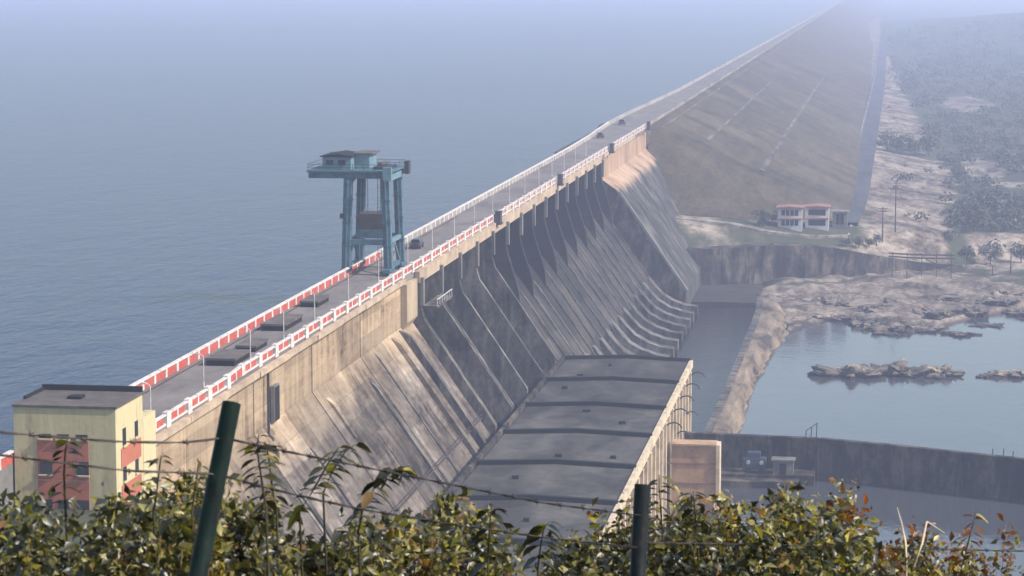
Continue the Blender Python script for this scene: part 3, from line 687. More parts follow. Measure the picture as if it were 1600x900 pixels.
# ------------------------------------------------------------------ yellow building at the near end
yb = root('control_building', (-74.5, 229, -4.5), 'pale yellow flat-roofed building with salmon red panels at the near dam end', 'building')
bx0, bx1, by0, by1, bz0, bz1 = -79.25, -69.5, 224.7, 233.4, -7.0, 5.3
obj('wall', MB().box(bx0, bx1, by0, by1, bz0, bz1), 'paint_yellow', yb)
rf = obj('roof', MB().box(bx0-.12, bx1+.12, by0-.12, by1+.12, bz1+.002, bz1+.22), 'hatch_concrete', yb)
obj('roof_parapet', MB().box(bx0-.05, bx1+.05, by1-.25, by1+.05, bz1+.224, bz1+.75).box(bx0-.05, bx0+.2, by0+3.0, by1-.26, bz1+.224, bz1+.5), 'tar', rf)
obj('roof_hatch', MB().box(-75.2, -73.9, 228.2, 229.6, bz1+.224, bz1+.5), 'tar', rf)
for i, (z0, z1) in enumerate([(1.15, 3.4), (-3.1, -1.15)]):
    obj('panel', MB().box(-77.0, -72.1, by0-.07, by0-.002, z0-2.6 if i == 0 else z0-1.5, z1-1.0 if i == 0 else z1-.4), 'paint_salmon', yb)
def win(x0, x1, z0, z1):
    f_ = obj('window', MB().box(x0, x1, by0-.12, by0-.075, z0, z1), 'window_dark', yb)
    obj('sill', MB().box(x0-.1, x1+.1, by0-.28, by0-.072, z0-.14, z0-.01), 'paint_yellow', f_)
for x in (-76.8, -75.1, -73.3): win(x, x+1.15, 2.42, 2.85)
for x in (-76.8, -73.3): win(x, x+1.2, -.95, .3)
for x in (-76.8, -75.1, -73.3): win(x, x+1.15, -4.6, -3.3)
for z in (2.1, -1.3, -4.7):
    for j, y in enumerate((227.3, 231.2)):
        f_ = obj('window', MB().box(bx1+.002, bx1+.05, y-.5, y+.5, z-.6+j*.1, z+1.0), 'window_dark', yb)
        obj('sill', MB().box(bx1+.004, bx1+.2, y-.6, y+.6, z-.78+j*.1, z-.62+j*.1), 'paint_yellow', f_)
for z0, z1 in ((-.55, 1.3), (-3.9, -2.2)):
    obj('panel', MB().box(bx1+.002, bx1+.06, 226.2, 232.6, z0, z1), 'paint_salmon', yb)
obj('side_wing', MB().box(-70.6, -69.52, by1+.15, by1+4.4, -6, 3.0), 'paint_yellow', yb)

# ------------------------------------------------------------------ gantry crane
cr = root('gantry_crane', (-76.6, 381, 0), 'teal steel gantry crane straddling the dam road above the lake', 'crane')
legs = [(-79.9, 376.2, -79.45), (-73.4, 376.4, -73.85), (-79.9, 386.2, -79.45), (-73.4, 386.2, -73.85)]
for xb, y, xt in legs:
    m = MB()
    for (za, zb) in ((.9, 14.55),):
        m.bar((xb, y, za), (xt, y, zb), 1.25, 1.1)
    l = obj('leg', m, 'paint_teal', cr, bevel=.05)
    obj('stiffener', MB().bar((xb+.05, y-.58, 1.2), (xt+.05, y-.58, 14.4), .18, .12), 'paint_teal_pale', l)
    for z in (4.5, 8.0, 11.3): obj('flange', MB().box(lerp(xb, xt, z/15)-.72, lerp(xb, xt, z/15)+.72, y-.68, y+.68, z-.09, z+.09), 'paint_teal', l)
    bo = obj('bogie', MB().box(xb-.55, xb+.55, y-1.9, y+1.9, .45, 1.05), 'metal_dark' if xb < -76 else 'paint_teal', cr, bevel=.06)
    for dyw in (-1.3, 1.3): obj('wheel', MB().tube([(xb-.22, y+dyw, .48), (xb+.22, y+dyw, .48)], .38, 14), 'metal_dark', bo)
for y in (376.2, 386.2):
    obj('main_girder', MB().box(-85.5, -72.9, y-.45, y+.45, 14.6, 15.5), 'paint_teal', cr, bevel=.04)
    obj('tie_beam', MB().box(-79.3, -73.9, y-.35, y+.35, 4.6, 5.4), 'paint_teal', cr)
    obj('gusset', MB().prism([(-78.9, 14.6), (-78.9, 13.9), (-78.2, 14.6)], y-.1, y+.1), 'paint_teal', cr)
for x in (-79.8, -73.5):
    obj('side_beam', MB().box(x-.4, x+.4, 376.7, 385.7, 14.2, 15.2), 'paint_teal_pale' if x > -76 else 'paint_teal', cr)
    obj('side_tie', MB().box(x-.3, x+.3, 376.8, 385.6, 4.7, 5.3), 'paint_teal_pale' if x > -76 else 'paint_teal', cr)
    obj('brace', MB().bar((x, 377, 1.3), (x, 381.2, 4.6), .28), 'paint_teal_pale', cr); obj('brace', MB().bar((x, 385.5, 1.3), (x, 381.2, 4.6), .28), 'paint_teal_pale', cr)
    obj('sill_beam', MB().box(x-.3, x+.3, 378.3, 384.2, .8, 1.5), 'paint_teal', cr)
obj('platform', MB().box(-85.7, -72.7, 375.4, 387.0, 15.52, 15.8), 'paint_teal', cr)
ra = obj('railing', MB(), 'paint_teal', cr) if False else None
rail = MB()
for x in np.arange(-85.5, -72.6, 1.7):
    for y in (375.6, 386.8): rail.bar((x, y, 15.8), (x, y, 16.7), .06)
for y in (375.6, 386.8):
    for z in (16.25, 16.7): rail.bar((-85.6, y, z), (-72.8, y, z), .06)
for z in (16.25, 16.7):
    for x in (-85.6, -72.8): rail.bar((x, 375.6, z), (x, 386.8, z), .06)
obj('railing', rail, 'metal_dark', cr)
cab = obj('machine_house', MB().box(-83.6, -79.2, 377.0, 384.0, 15.82, 17.7), 'paint_teal_pale', cr, bevel=.05)
obj('roof', MB().prism([(-83.9, 17.7), (-81.4, 18.05), (-78.9, 17.72), (-78.9, 17.9), (-81.4, 18.25), (-83.9, 17.9)], 376.6, 384.4), 'tar', cab)
for x in (-83.0, -81.2): obj('window', MB().box(x, x+1.1, 376.94, 377.0, 16.5, 17.3), 'window_dark', cab)
ac = obj('annex', MB().box(-79.1, -76.9, 379.5, 385.0, 15.82, 18.0), 'paint_teal_pale', cr); obj('roof', MB().box(-79.3, -76.3, 379.2, 385.3, 18.02, 18.2), 'hatch_concrete', ac)
tb = obj('trolley', MB().box(-76.0, -73.6, 378, 384.5, 15.82, 16.2), 'metal_dark', cr); obj('winch_drum', MB().tube([(-75.2, 379, 16.45), (-75.2, 383.5, 16.45)], .36, 12), 'rust_brown', tb)
obj('end_box', MB().box(-73.9, -72.6, 374.6, 375.38, 14.4, 16.4), 'paint_teal_pale', cr); obj('buffer', MB().box(-72.68, -72.0, 385.6, 387.2, 14.6, 16.6), 'metal_dark', cr)
obj('gate_box', MB().box(-78.6, -74.6, 379.2, 384.2, 6.6, 9.0), 'rust_brown', cr); obj('lifting_beam', MB().box(-78.8, -74.4, 379.0, 384.4, 5.45, 6.58), 'paint_teal', cr)
for x in (-77.6, -75.6): obj('hoist_rope', MB().tube([(x, 381.6, 9.0), (x, 381.6, 15.6)], .05, 5), 'metal_dark', cr)
obj('floodlight', MB().box(-80.7, -80.0, 375.6, 376.2, 8.6, 9.3), 'metal_dark', cr)
ld = MB()
for x in (-74.9, -74.4): ld.bar((x, 375.7, .5), (x, 375.7, 14.9), .07)
for z in np.arange(.8, 14.8, .5): ld.bar((-74.9, 375.7, z), (-74.4, 375.7, z), .05)
obj('ladder', ld, 'metal_dark', cr)

# ------------------------------------------------------------------ things on the deck
for (x0, x1, y0, y1, h), lb in zip([(-77.3, -73.7, 285, 292.5, .9), (-76.6, -74.0, 296.2, 302.5, .8), (-78.0, -74.7, 314.5, 324.5, .9), (-78.3, -75.7, 338, 345.5, .85)],
        ['raised dark concrete gate hatch closest to the yellow building', 'smaller dark gate hatch just behind the first one', 'long dark gate hatch midway between building and crane', 'dark gate hatch next to the gantry crane']):
    h_ = root('gate_hatch', ((x0+x1)/2, (y0+y1)/2, 0), lb, 'hatch', 'gate hatches on the deck')
    obj('kerb', MB().box(x0+.15, x1-.15, y0+.15, y1-.15, .004, h-.25), 'tar', h_)
    n = 3
    for k in range(n):
        a, b = lerp(y0, y1, k/n), lerp(y0, y1, (k+1)/n); obj('cover', MB().box(x0, x1, a+.03, b-.03, h-.248, h), 'hatch_concrete', h_)
lamp_y = [249.4, 270, 291, 308, 325.5, 347, 368.5, 392, 414, 436, 458, 480, 502, 524, 546, 568, 590, 612, 634]
lp_pole = MB().tube([(0, 0, 0), (0, 0, .5)], .09, 8).tube([(0, 0, .5), (0, 0, 3.4)], .055, 8).mesh('pole')
lp_arm = MB().tube([(0, 0, 3.35), (-.15, 0, 3.6), (-.45, 0, 3.68)], .035, 6).mesh('arm'); lp_head = MB().box(-.85, -.4, -.12, .12, 3.6, 3.76).mesh('lamp_head')
for i, y in enumerate(lamp_y):
    r = root('lamp_post', (-73.4, y, 0), 'thin white lamp post on the dam road, %s counting from the yellow building' % ORD[i], 'lamp post', 'lamp posts along the dam road')
    link('pole', lp_pole, 'paint_white', r, (-73.4, y, 0)); link('arm', lp_arm, 'metal_pale', r, (-73.4, y, 0)); link('lamp_head', lp_head, 'paint_white', r, (-73.4, y, 0))
def car(x, y, rz, label):
    r = root('parked_car', (x, y, 0), label, 'car', 'dark cars on the dam road')
    def L(name, mb, mat, bev=0, par=r): return link(name, mb.mesh(name), mat, par, (x, y, .04 if par is r else .04), 0, bev)
    b = L('body', MB().prism([(-.85, .35), (.85, .35), (.88, .9), (.80, 1.0), (-.80, 1.0), (-.88, .9)], -2.0, 2.0), 'car_dark', .08)
    L('cabin', MB().prism([(-.8, 1.0), (.8, 1.0), (.62, 1.55), (-.62, 1.55)], -1.2, 1.5), 'car_dark', .06)
    L('rear_window', MB().box(-.6, .6, -1.24, -1.2, 1.08, 1.45), 'window_dark')
    for s in (-1, 1):
        for yy_ in (-1.25, 1.3): L('wheel', MB().tube([(s*.68, yy_, .33), (s*.88, yy_, .33)], .33, 12), 'rubber')
        L('tail_light', MB().box(s*.6-.14, s*.6+.14, -2.05, -1.99, .72, .88), 'paint_red')
car(-76.2, 415, 0, 'small dark car on the road just past the gantry crane')
car(-77.6, 705, 0, 'dark car on the road near the tan abutment block')
car(-78.2, 770, 0, 'dark car on the road where the embankment begins')
for i, (y, lb) in enumerate([(463.5, 'dark hoist cabinet on the downstream parapet nearest the crane'), (552, 'dark hoist cabinet on the parapet midway along the spillway'), (655, 'dark hoist cabinet on the parapet where the tan abutment starts'), (754, 'dark hoist cabinet on the parapet at the far end of the abutment')]):
    x = dn_x(y)+.75; r = root('hoist_cabinet', (x, y, -1), lb, 'cabinet', 'hoist cabinets along the parapet')
    obj('bracket', MB().box(x-.6, x+.8, y-1.3, y+1.3, -.6, -.3), 'metal_dark', r); obj('body', MB().box(x-.35, x+.65, y-1.1, y+1.1, -.28, 1.7), 'car_dark', r, bevel=.05); obj('lid', MB().box(x-.45, x+.75, y-1.2, y+1.2, 1.702, 1.85), 'metal_dark', r)

# ------------------------------------------------------------------ far bank: houses, poles, trestle
def house(name, x0, x1, y, dep, z, h, label, nwin, floors, roofm, wallm, ins):
    r = root(name, ((x0+x1)/2, y, z), label, 'building')
    obj('wall', MB().box(x0, x1, y, y+dep, z-3, z+h), wallm, r)
    obj('roof', MB().prism([(x0-.5, z+h+.01), (x1+.5, z+h+.01), (x1+.5, z+h+.25), ((x0+x1)/2, z+h+.25+ins), (x0-.5, z+h+.25)], y-.8, y+dep+.5), roofm, r)
    fh = h/floors
    for fl in range(floors):
        if fl: obj('balcony', MB().box(x0-.2, x1+.2, y-.9, y-.003, z+fl*fh-.15, z+fl*fh+.12), 'paint_pink', r)
        for k in range(nwin):
            xx = lerp(x0+.9, x1-.9, (k+.5)/nwin); f_ = obj('window', MB().box(xx-.5, xx+.5, y-.04, y-.002, z+fl*fh+.7, z+fl*fh+fh-.55), 'window_dark', r)
            obj('shade', MB().box(xx-.65, xx+.65, y-.35, y-.045, z+fl*fh+fh-.5, z+fl*fh+fh-.38), wallm, f_)
    return r
house('white_house', -29.2, -22.4, 724, 7, zat(-26, 725), 5.6, 'two storey white house with pink roof on the far bank terrace, shorter one', 4, 2, 'roof_red', 'wall_white', .3)
house('white_house', -21.6, -15.0, 728, 7, zat(-18, 730), 5.8, 'two storey white house with red roof beside the grey pump house', 5, 2, 'roof_red', 'wall_white', .3)
house('pump_house', -14.0, -9.8, 733, 5, zat(-12, 735), 4.2, 'small grey pump house at the foot of the toe road', 2, 1, 'concrete_grey', 'concrete_grey', .1)
def pylon(x, y, h, label):
    z = zat(x, y); r = root('power_pole', (x, y, z), label, 'pole', 'tall poles on the pale bank'); z -= .3
    obj('mast', MB().tube([(x, y, z), (x, y, z+h)], [.24, .10], 8), 'rust_brown', r)
    for q in (.86, .95):
        c_ = obj('crossarm', MB().bar((x-1.3, y, z+h*q), (x+1.3, y, z+h*q), .12), 'rust_brown', r)
        for s in (-1.15, 0, 1.15): obj('insulator', MB().tube([(x+s, y, z+h*q+.1), (x+s, y, z+h*q+.55)], .1, 6), 'metal_pale', c_)
pylon(3.8, 742, 15, 'tall thin power pole on the pale bank beside the toe road'); pylon(0.2, 734, 10, 'shorter thin power pole just left of the tall pole'); pylon(36, 727, 7.5, 'lone dark pole at the river shore at the frame edge'); pylon(30.6, 718, 3.4, 'short dark post standing on the far river shore')
ts = root('pipe_trestle', (11, 709, -36), 'dark red pipe trestle crossing the pale bank slope', 'trestle')
for dz in (0, -.9): obj('pipe', MB().tube([(2, 708, -31.1+dz), (9, 708.6, -31.5+dz), (20, 709.5, -31.6+dz)], .22, 8), 'rust_brown', ts)
for x in np.arange(3, 20, 4.0): obj('support', MB().bar((x, 708.5, min(zat(x, 708.5)-.5, -36)), (x, 708.5, -30.9), .2), 'rust_brown', ts)
obj('brace', MB().bar((12, 708.6, -32.6), (20, 709.2, -36.5), .25), 'rust_brown', ts)

# ------------------------------------------------------------------ rocks
def rock_mesh(name, sx, sy, sz, seed, flat=.5):
    m = MB(); nu, nv = 44, 14; s = seed*13.7
    for j in range(nv+1):
        ph_ = math.pi*.5*j/nv
        for i in range(nu):
            th_ = 2*math.pi*i/nu
            d = Vector((math.cos(th_)*math.cos(ph_), math.sin(th_)*math.cos(ph_), math.sin(ph_)))
            k = 1+.75*mnoise.fractal(Vector((d.x*1.7*sx/sy+s, d.y*1.7, d.z+s)), .8, 2, 4)+.15*mnoise.noise(Vector((d.x*6*sx/sy, d.y*6+s, d.z*4)))
            zz = d.z**.7*sz*k*(1+.55*abs(mnoise.noise(Vector((d.x*sx*.5+s, d.y*sy*.5, 3.3)))))
            zz = math.floor(zz/.45)*.45*flat+zz*(1-flat)
            m.v.append((d.x*sx*k, d.y*sy*k, zz-(.9 if j == 0 else .25)))
    for j in range(nv):
        for i in range(nu):
            a, b = j*nu+i, j*nu+(i+1)%nu; m.f.append((a, b, b+nu, a+nu))
    m.f.append(tuple(nu*nv+i for i in range(nu)))
    return m.mesh(name)
def rock(x, y, sx, sy, sz, seed, label, z=None):
    z = -40.0 if z is None else z
    o = link('rock_outcrop', rock_mesh('rock_outcrop', sx, sy, sz, seed), 'rock', None, (x, y, z)); tag(o, label, 'rock', 'rocks in the river')
rock(-6, 545, 6.2, 4.6, 1.7, 1, 'western brown part of the long rock island in the river')
rock(4, 549, 7.2, 5.2, 1.6, 2, 'middle brown part of the long rock island in the river')
rock(12.8, 549, 4.6, 4.2, 1.4, 3, 'eastern tip of the long rock island in the river')
rock(22.6, 547, 2.2, 2.0, .6, 4, 'low flat rock in the river just beyond the long island')
rock(28.5, 549, 5.2, 3.2, 1.0, 5, 'low brown rock in the river at the frame edge')
shore_rocks = [(-20, 632, 3, 6, .9), (-13, 636, 4, 5, 1.1), (-8, 634, 3, 4, 1.0), (-3, 622, 4, 6, 1.3), (3, 614, 4.4, 5, 1.4), (8, 620, 4.5, 6, 1.4), (12, 622, 3, 5, 1.1), (18, 612, 4, 4, .7),
    (14, 640, 5, 6, 1.3), (-2, 645, 4, 8, 1.2), (5, 655, 5, 8, 1.3), (22, 650, 4, 8, 1.2), (30, 668, 5, 9, 1.2), (36, 650, 4, 5, .7), (-12, 662, 5, 9, 1.1), (17, 675, 5, 9, 1.1), (33, 690, 5, 9, 1.0), (-22, 668, 4, 8, 1.0), (26, 628, 3.2, 3.2, .6), (-25, 612, 2.6, 6, .9)]
wd_ = ['small', 'long', 'low', 'dark', 'broken', 'rounded', 'ragged', 'flat']
for i, (x, y, sx, sy, sz) in enumerate(shore_rocks):
    rock(x, y, sx, sy, sz, 10+i, '%s shore rock on the far river bank, %s counting outward from the divide wall' % (wd_[i % 8], ORD[sorted(range(20), key=lambda q: shore_rocks[q][0]).index(i)]), -40.0 if y < 640 else -39.2)

# ------------------------------------------------------------------ foliage helpers
def leaf_cloud(name, centers, normals, sizes, tints, mat, fold=.25, aspect=.5):
    """each leaf: four triangles folded on the midrib"""
    n = len(centers); C_ = np.asarray(centers, float); Nn = np.asarray(normals, float); S = np.asarray(sizes, float)[:, None]
    Nn /= np.linalg.norm(Nn, axis=1, keepdims=True)+1e-9
    R_ = rng.normal(size=(n, 3)); U_ = R_-np.sum(R_*Nn, 1, keepdims=True)*Nn; U_ /= np.linalg.norm(U_, axis=1, keepdims=True)+1e-9
    V_ = np.cross(Nn, U_)
    base = C_-U_*S*.5; tip = C_+U_*S*.5-Nn*S*.12; mid_ = C_+U_*S*.02
    l = mid_+V_*S*aspect*.5+Nn*S*fold*.4; r = mid_-V_*S*aspect*.5+Nn*S*fold*.4
    vs = np.stack([base, l, tip, r, mid_], 1).reshape(-1, 3)
    o = (np.arange(n)*5)[:, None]
    fs = np.concatenate([o+np.array([[0, 4, 1]]), o+np.array([[4, 2, 1]]), o+np.array([[0, 3, 4]]), o+np.array([[4, 3, 2]])], 0)
    m = bpy.data.meshes.new(name); nf = len(fs)
    m.vertices.add(len(vs)); m.vertices.foreach_set('co', vs.astype(np.float32).ravel())
    m.loops.add(nf*3); m.loops.foreach_set('vertex_index', fs.astype(np.int32).ravel())
    m.polygons.add(nf); m.polygons.foreach_set('loop_start', (np.arange(nf)*3).astype(np.int32)); m.polygons.foreach_set('loop_total', np.full(nf, 3, np.int32))
    m.update(); m.validate()
    a = m.attributes.new('tint', 'FLOAT', 'POINT'); a.data.foreach_set('value', np.repeat(np.asarray(tints, np.float32), 5))
    m.materials.append(MATS[mat]); return m

def tree(x, y, h, wd, label, n=420, mat='leaf_far', name='tree', group='trees on the far bank'):
    z = zat(x, y)-.1; r = root(name, (x, y, z), label, 'tree', group)
    tr_ = MB().tube([(x, y, z-.4), (x+.1, y, z+h*.3), (x-.1, y+.1, z+h*.62)], [h*.035, h*.026, h*.014], 7)
    lobes = []
    for k in range(7):
        a = random.uniform(0, 6.28); rr = wd*random.uniform(.15, .62); zz = z+h*random.uniform(.42, .86)
        p_ = (x+rr*math.cos(a), y+rr*math.sin(a), zz); lobes.append((p_, wd*random.uniform(.28, .46)))
        tr_.tube([(x, y, z+h*random.uniform(.25, .5)), ((x+p_[0])/2, (y+p_[1])/2, zz-h*.1), p_], [h*.014, h*.009, h*.004], 5)
    obj('trunk', tr_, 'bark', r, True)
    cs, ns, ts_ = [], [], []
    for (p_, rad) in lobes:
        k = n//7; d = rng.normal(size=(k, 3)); d /= np.linalg.norm(d, axis=1, keepdims=True); rr = rad*rng.uniform(.35, 1.05, (k, 1))**.6
        cs.append(np.array(p_)+d*rr*np.array([1, 1, .8])); ns.append(d+rng.normal(size=(k, 3))*.6); ts_.append(np.clip(rng.normal(random.uniform(.25, .7), .2, k), 0, 1))
    cs = np.concatenate(cs); link('crown', leaf_cloud('crown', cs, np.concatenate(ns), rng.uniform(.10, .19, len(cs))*wd, np.concatenate(ts_), mat, .3, .7), None, r)
for a in [(-33.2, 722, 5.0, 3.6, 'dark round tree just left of the white houses'), (-30.9, 726, 3.8, 2.6, 'smaller dark tree touching the white house wall'),
          (-6.5, 722, 3.2, 2.8, 'bushy tree on the slope below the toe road end'), (-3.5, 726, 2.6, 2.4, 'low bush tree on the slope near the pipe trestle'), (-10, 720, 2.4, 2.2, 'small round bush tree below the pump house'),
          (-1.5, 730, 3.2, 2.4, 'grey green tree just above the trestle start'), (1.5, 1078, 7.5, 6.5, 'dark tree in the belt crossing the pale bank, westernmost one'), (7, 1082, 8, 6.5, 'dark tree second from the west in the tree belt'),
          (13, 1076, 8.5, 7, 'dark tree third from the west in the tree belt'), (19, 1084, 9, 7, 'dark tree fourth from the west in the tree belt'), (24, 735, 5.5, 4.2, 'tree at the foot of the pale bank above the river'),
          (31, 745, 5, 4.4, 'bushy tree on the scrub edge beside the lone dark pole'), (40, 750, 5.5, 5, 'tree on the scrub edge nearest the frame border'), (26, 790, 7, 5.4, 'taller tree at the edge of pale bank and scrub')]:
    tree(*a[:4], a[4])
# scrub covering the plain: one mass
cs, ns, ss, ts_ = [], [], [], []
def scrub_ok(x, y):
    i = int(np.clip(np.searchsorted(gx, x), 0, nx-1)); j = int(np.clip(np.searchsorted(gy, y), 0, ny-1)); return bare[j, i] < .45
cnt = 0
for _ in range(7000):
    y = 735+2300*random.random()**2.0; x = random.uniform(2, 40+.11*y)
    if not scrub_ok(x, y): 
        if random.random() < .96: continue
    if y < np.interp(x, WALLX, WALLY)+12: continue
    z = zat(x, y); s = (.7+2.3*random.random()**2)*(1+y/2500); k = int(54*min(1, 1000/y))
    if mnoise.noise(Vector((x*.03, y*.012, 2))) < -.25 and random.random() < .8: continue
    d = rng.normal(size=(k, 3)); d /= np.linalg.norm(d, axis=1, keepdims=True); d[:, 2] = np.abs(d[:, 2])
    cs.append(np.array([x, y, z+s*.3])+d*s*rng.uniform(.4, 1, (k, 1))*np.array([1.15, 1.15, .95])); ns.append(d+rng.normal(size=(k, 3))*.5)
    ss.append(rng.uniform(.22, .46, k)*s); ts_.append(np.clip(rng.normal(random.uniform(.2, .75), .15, k), 0, 1)); cnt += 1
so = link('scrub', leaf_cloud('scrub', np.concatenate(cs), np.concatenate(ns), np.concatenate(ss), np.concatenate(ts_), 'leaf_far', .3, .75), None)
so['kind'] = 'stuff'; so['label'] = 'grey green scrub covering the hazy plain beyond the river'; so['category'] = 'scrub'

# ------------------------------------------------------------------ foreground: fence and shrubs on the hill top
F_ = Vector((-math.sin(YAW)*math.cos(PITCH), math.cos(YAW)*math.cos(PITCH), -math.sin(PITCH))); R_ = Vector((math.cos(YAW), math.sin(YAW), 0)); U_ = R_.cross(F_)
def at(pxx, pyy, d): return Vector((0, 0, CAM_Z))+(F_+R_*((pxx-800)/4000)+U_*((450-pyy)/4000))*d
P1t, P1b = at(362, 630, 7.6), at(308, 905, 7.45)
fp = root('fence_post', zloc := (P1b.x, P1b.y, zat(P1b.x, P1b.y)), 'leaning dark green metal fence post among the shrubs', 'fence post', 'barbed wire fence posts')
dirp = (P1t-P1b).normalized(); foot = P1b-dirp*((P1b.z-zat(P1b.x, P1b.y)+.25)/dirp.z)
def hollow_post(a, b, r, seg=20, t=.006):
    m = MB(); d = (b-a).normalized(); u = d.cross(Vector((0, 1, 0))).normalized(); v = d.cross(u)
    ring = lambda c, rr: [tuple(c+(u*math.cos(2*math.pi*k/seg)+v*math.sin(2*math.pi*k/seg))*rr) for k in range(seg)]
    m.v = ring(a, r)+ring(b, r)+ring(b, r-t)+ring(b-d*.3, r-t)
    for q in range(3):
        for k in range(seg): k2 = (k+1) % seg; m.f.append((q*seg+k, q*seg+k2, (q+1)*seg+k2, (q+1)*seg+k))
    return m
obj('post', hollow_post(foot, P1t, .028), 'post_green', fp, True)
P2t, P2b = at(1004, 757, 9.8), at(996, 905, 9.75)
fp2 = root('fence_post', (P2b.x, P2b.y, zat(P2b.x, P2b.y)), 'upright black metal fence post in front of the powerhouse wall', 'fence post', 'barbed wire fence posts')
dir2 = (P2t-P2b).normalized(); foot2 = P2b-dir2*((P2b.z-zat(P2b.x, P2b.y)+.25)/dir2.z)
obj('post', hollow_post(foot2, P2t, .031), 'post_black', fp2, True)
def barbed(pts, label):
    P = [at(*p) for p in pts]; dense = []
    for a, b in zip(P[:-1], P[1:]):
        n = max(2, int((b-a).length/.05)); dense += [a.lerp(b, k/n) for k in range(n)]
    dense.append(P[-1])
    sm = [dense[0]]+[(dense[i-1]+dense[i]*2+dense[i+1])/4 for i in range(1, len(dense)-1)]+[dense[-1]]
    c = sm[len(sm)//2]; r = root('barbed_wire', tuple(c), label, 'wire', 'barbed wire strands')
    m = MB()
    for s in (0, math.pi):
        m.tube([p+Vector((math.cos(i*1.1+s), 0, math.sin(i*1.1+s)))*.0022 for i, p in enumerate(sm)], .0021, 5)
    obj('strand', m, 'wire_steel', r)
    acc = 0; last = sm[0]
    for i, p in enumerate(sm):
        acc += (p-last).length; last = p
        if acc > .125 and 1 < i < len(sm)-1:
            acc = 0; b = MB(); d = (sm[i+1]-sm[i-1]).normalized()
            for q in range(4):
                a = q*math.pi/2+random.uniform(0, 1); u = Vector((0, 0, 1)).cross(d).normalized(); v = d.cross(u); e = u*math.cos(a)+v*math.sin(a)
                b.tube([p-e*.004+d*(q-1.5)*.003, p+e*.013+d*(q-1.5)*.004], [.0022, .0008], 4)
            b.tube([p-d*.008, p+d*.008], .0055, 6); obj('barb', b, 'wire_steel', r)
barbed([(-40, 672, 7.0), (80, 682, 7.15), (180, 690, 7.3), (290, 692, 7.45), (349, 684, 7.56)], 'upper barbed wire strand crossing the yellow building to the green post')
barbed([(349, 684, 7.56), (430, 702, 7.8), (560, 728, 8.25), (700, 756, 8.7), (850, 786, 9.2), (1003, 806, 9.76)], 'upper barbed wire strand sagging from green post past the powerhouse roof')
barbed([(-40, 706, 7.0), (90, 722, 7.2), (200, 736, 7.35), (280, 738, 7.45), (338, 741, 7.52)], 'lower barbed wire strand crossing the building below the upper strand')
barbed([(338, 741, 7.52), (440, 768, 7.85), (560, 795, 8.2), (700, 818, 8.7), (850, 840, 9.2), (1000, 856, 9.76)], 'lower barbed wire strand from green post into the shrubs')
barbed([(1000, 848, 9.76), (1150, 850, 10.2), (1300, 854, 10.7), (1450, 858, 11.2), (1640, 862, 11.8)], 'barbed wire strand leading from the black post over the tailrace water')

def shrub(label, tops, dist, mats, leaves, leaf, tint, droop=0.0, spread=.55, name='shrub', stems_m='twig'):
    """tops: pixel points along the shrub's upper outline; the shrub stands on the hill below them"""
    pts = [at(x, y+11, dist+random.uniform(-.35, .35)) for x, y in tops]
    c = sum(pts, Vector())/len(pts); gz = zat(c.x, c.y)
    r = root(name, (c.x, c.y, gz), label, 'shrub', 'shrubs on the hill top')
    st = MB(); cs, ns, ss, ts_ = [], [], [], []
    per = int(leaves*1.5)//len(pts)
    for p in pts:
        bse = Vector((c.x+(p.x-c.x)*.5, c.y+(p.y-c.y)*.5+random.uniform(-.1, .1), gz-.05))
        for b in range(6):                       # several branches arch up to and around each outline point
            tp = p+Vector((random.uniform(-.16, .16), random.uniform(-.4, .4), random.uniform(-.2, .0) if b else -.01))
            midp = bse.lerp(tp, .55)+Vector((random.uniform(-.12, .12), random.uniform(-.12, .12), .05))
            path = [bse.lerp(midp, t)*(1-t)+midp.lerp(tp, t)*t for t in np.linspace(0, 1, 8)]
            st.tube(path, [.008, .007, .006, .005, .004, .003, .002, .001], 5)
            k = per//6; tt = rng.uniform(.18, 1.0, k)**.7
            Pp = np.array([list(path[min(7, int(t*7))].lerp(path[min(7, int(t*7)+1)], t*7-int(t*7))) for t in tt])
            clump = Pp+rng.normal(size=(k, 3))*np.array([.055, .07, .05])*(1.25-tt[:, None]*.55)*spread/.55
            clump[:, 2] = np.minimum(clump[:, 2], tp.z+.02+rng.normal(size=k)*.014)
            cs.append(clump); ns.append(rng.normal(size=(k, 3))*1.0+np.array([.25, -.2, .6])); ss.append((.45+1.0*rng.random(k)**1.6)*leaf*1.15); ts_.append(np.clip(rng.normal(random.choice((tint[0]-.35, tint[0]-.1, tint[0]+.08, tint[0]+.2)), tint[1]*.8, k), 0, 1))
    obj('stem', st, stems_m, r, True)
    cs = np.concatenate(cs); ns = np.concatenate(ns); ss = np.concatenate(ss); ts_ = np.concatenate(ts_)
    sel = rng.random(len(cs)); lo = 0
    for mt, share in mats:
        k = (sel >= lo) & (sel < lo+share); lo += share
        f_ = link('foliage', leaf_cloud('foliage', cs[k], ns[k], ss[k], ts_[k], mt), None, r); f_['kind'] = 'stuff'
G = [('leaf_green', .68), ('leaf_dark', .32)]; D = [('leaf_dark', .56), ('leaf_green', .44)]; RD = [('leaf_red', .7), ('leaf_green', .3)]
shrub('dark leafy shrub at the bottom corner below the yellow building', [(-30, 775), (40, 765), (100, 760), (160, 775), (60, 800), (130, 810)], 8.2, D, 7200, .041, (.5, .25))
shrub('mixed green shrub directly under the right face of the yellow building', [(190, 800), (245, 770), (285, 745), (225, 815), (270, 800)], 8.6, G, 6400, .041, (.6, .25))
shrub('yellow green shrub growing around the leaning green post', [(320, 745), (360, 765), (395, 775), (430, 790), (350, 800), (300, 790)], 8.9, G, 7200, .041, (.62, .25))
shrub('brownish shrub between the green post and the concrete slope', [(450, 815), (500, 825), (540, 820), (480, 850), (560, 845)], 9.3, D, 5600, .041, (.6, .25))
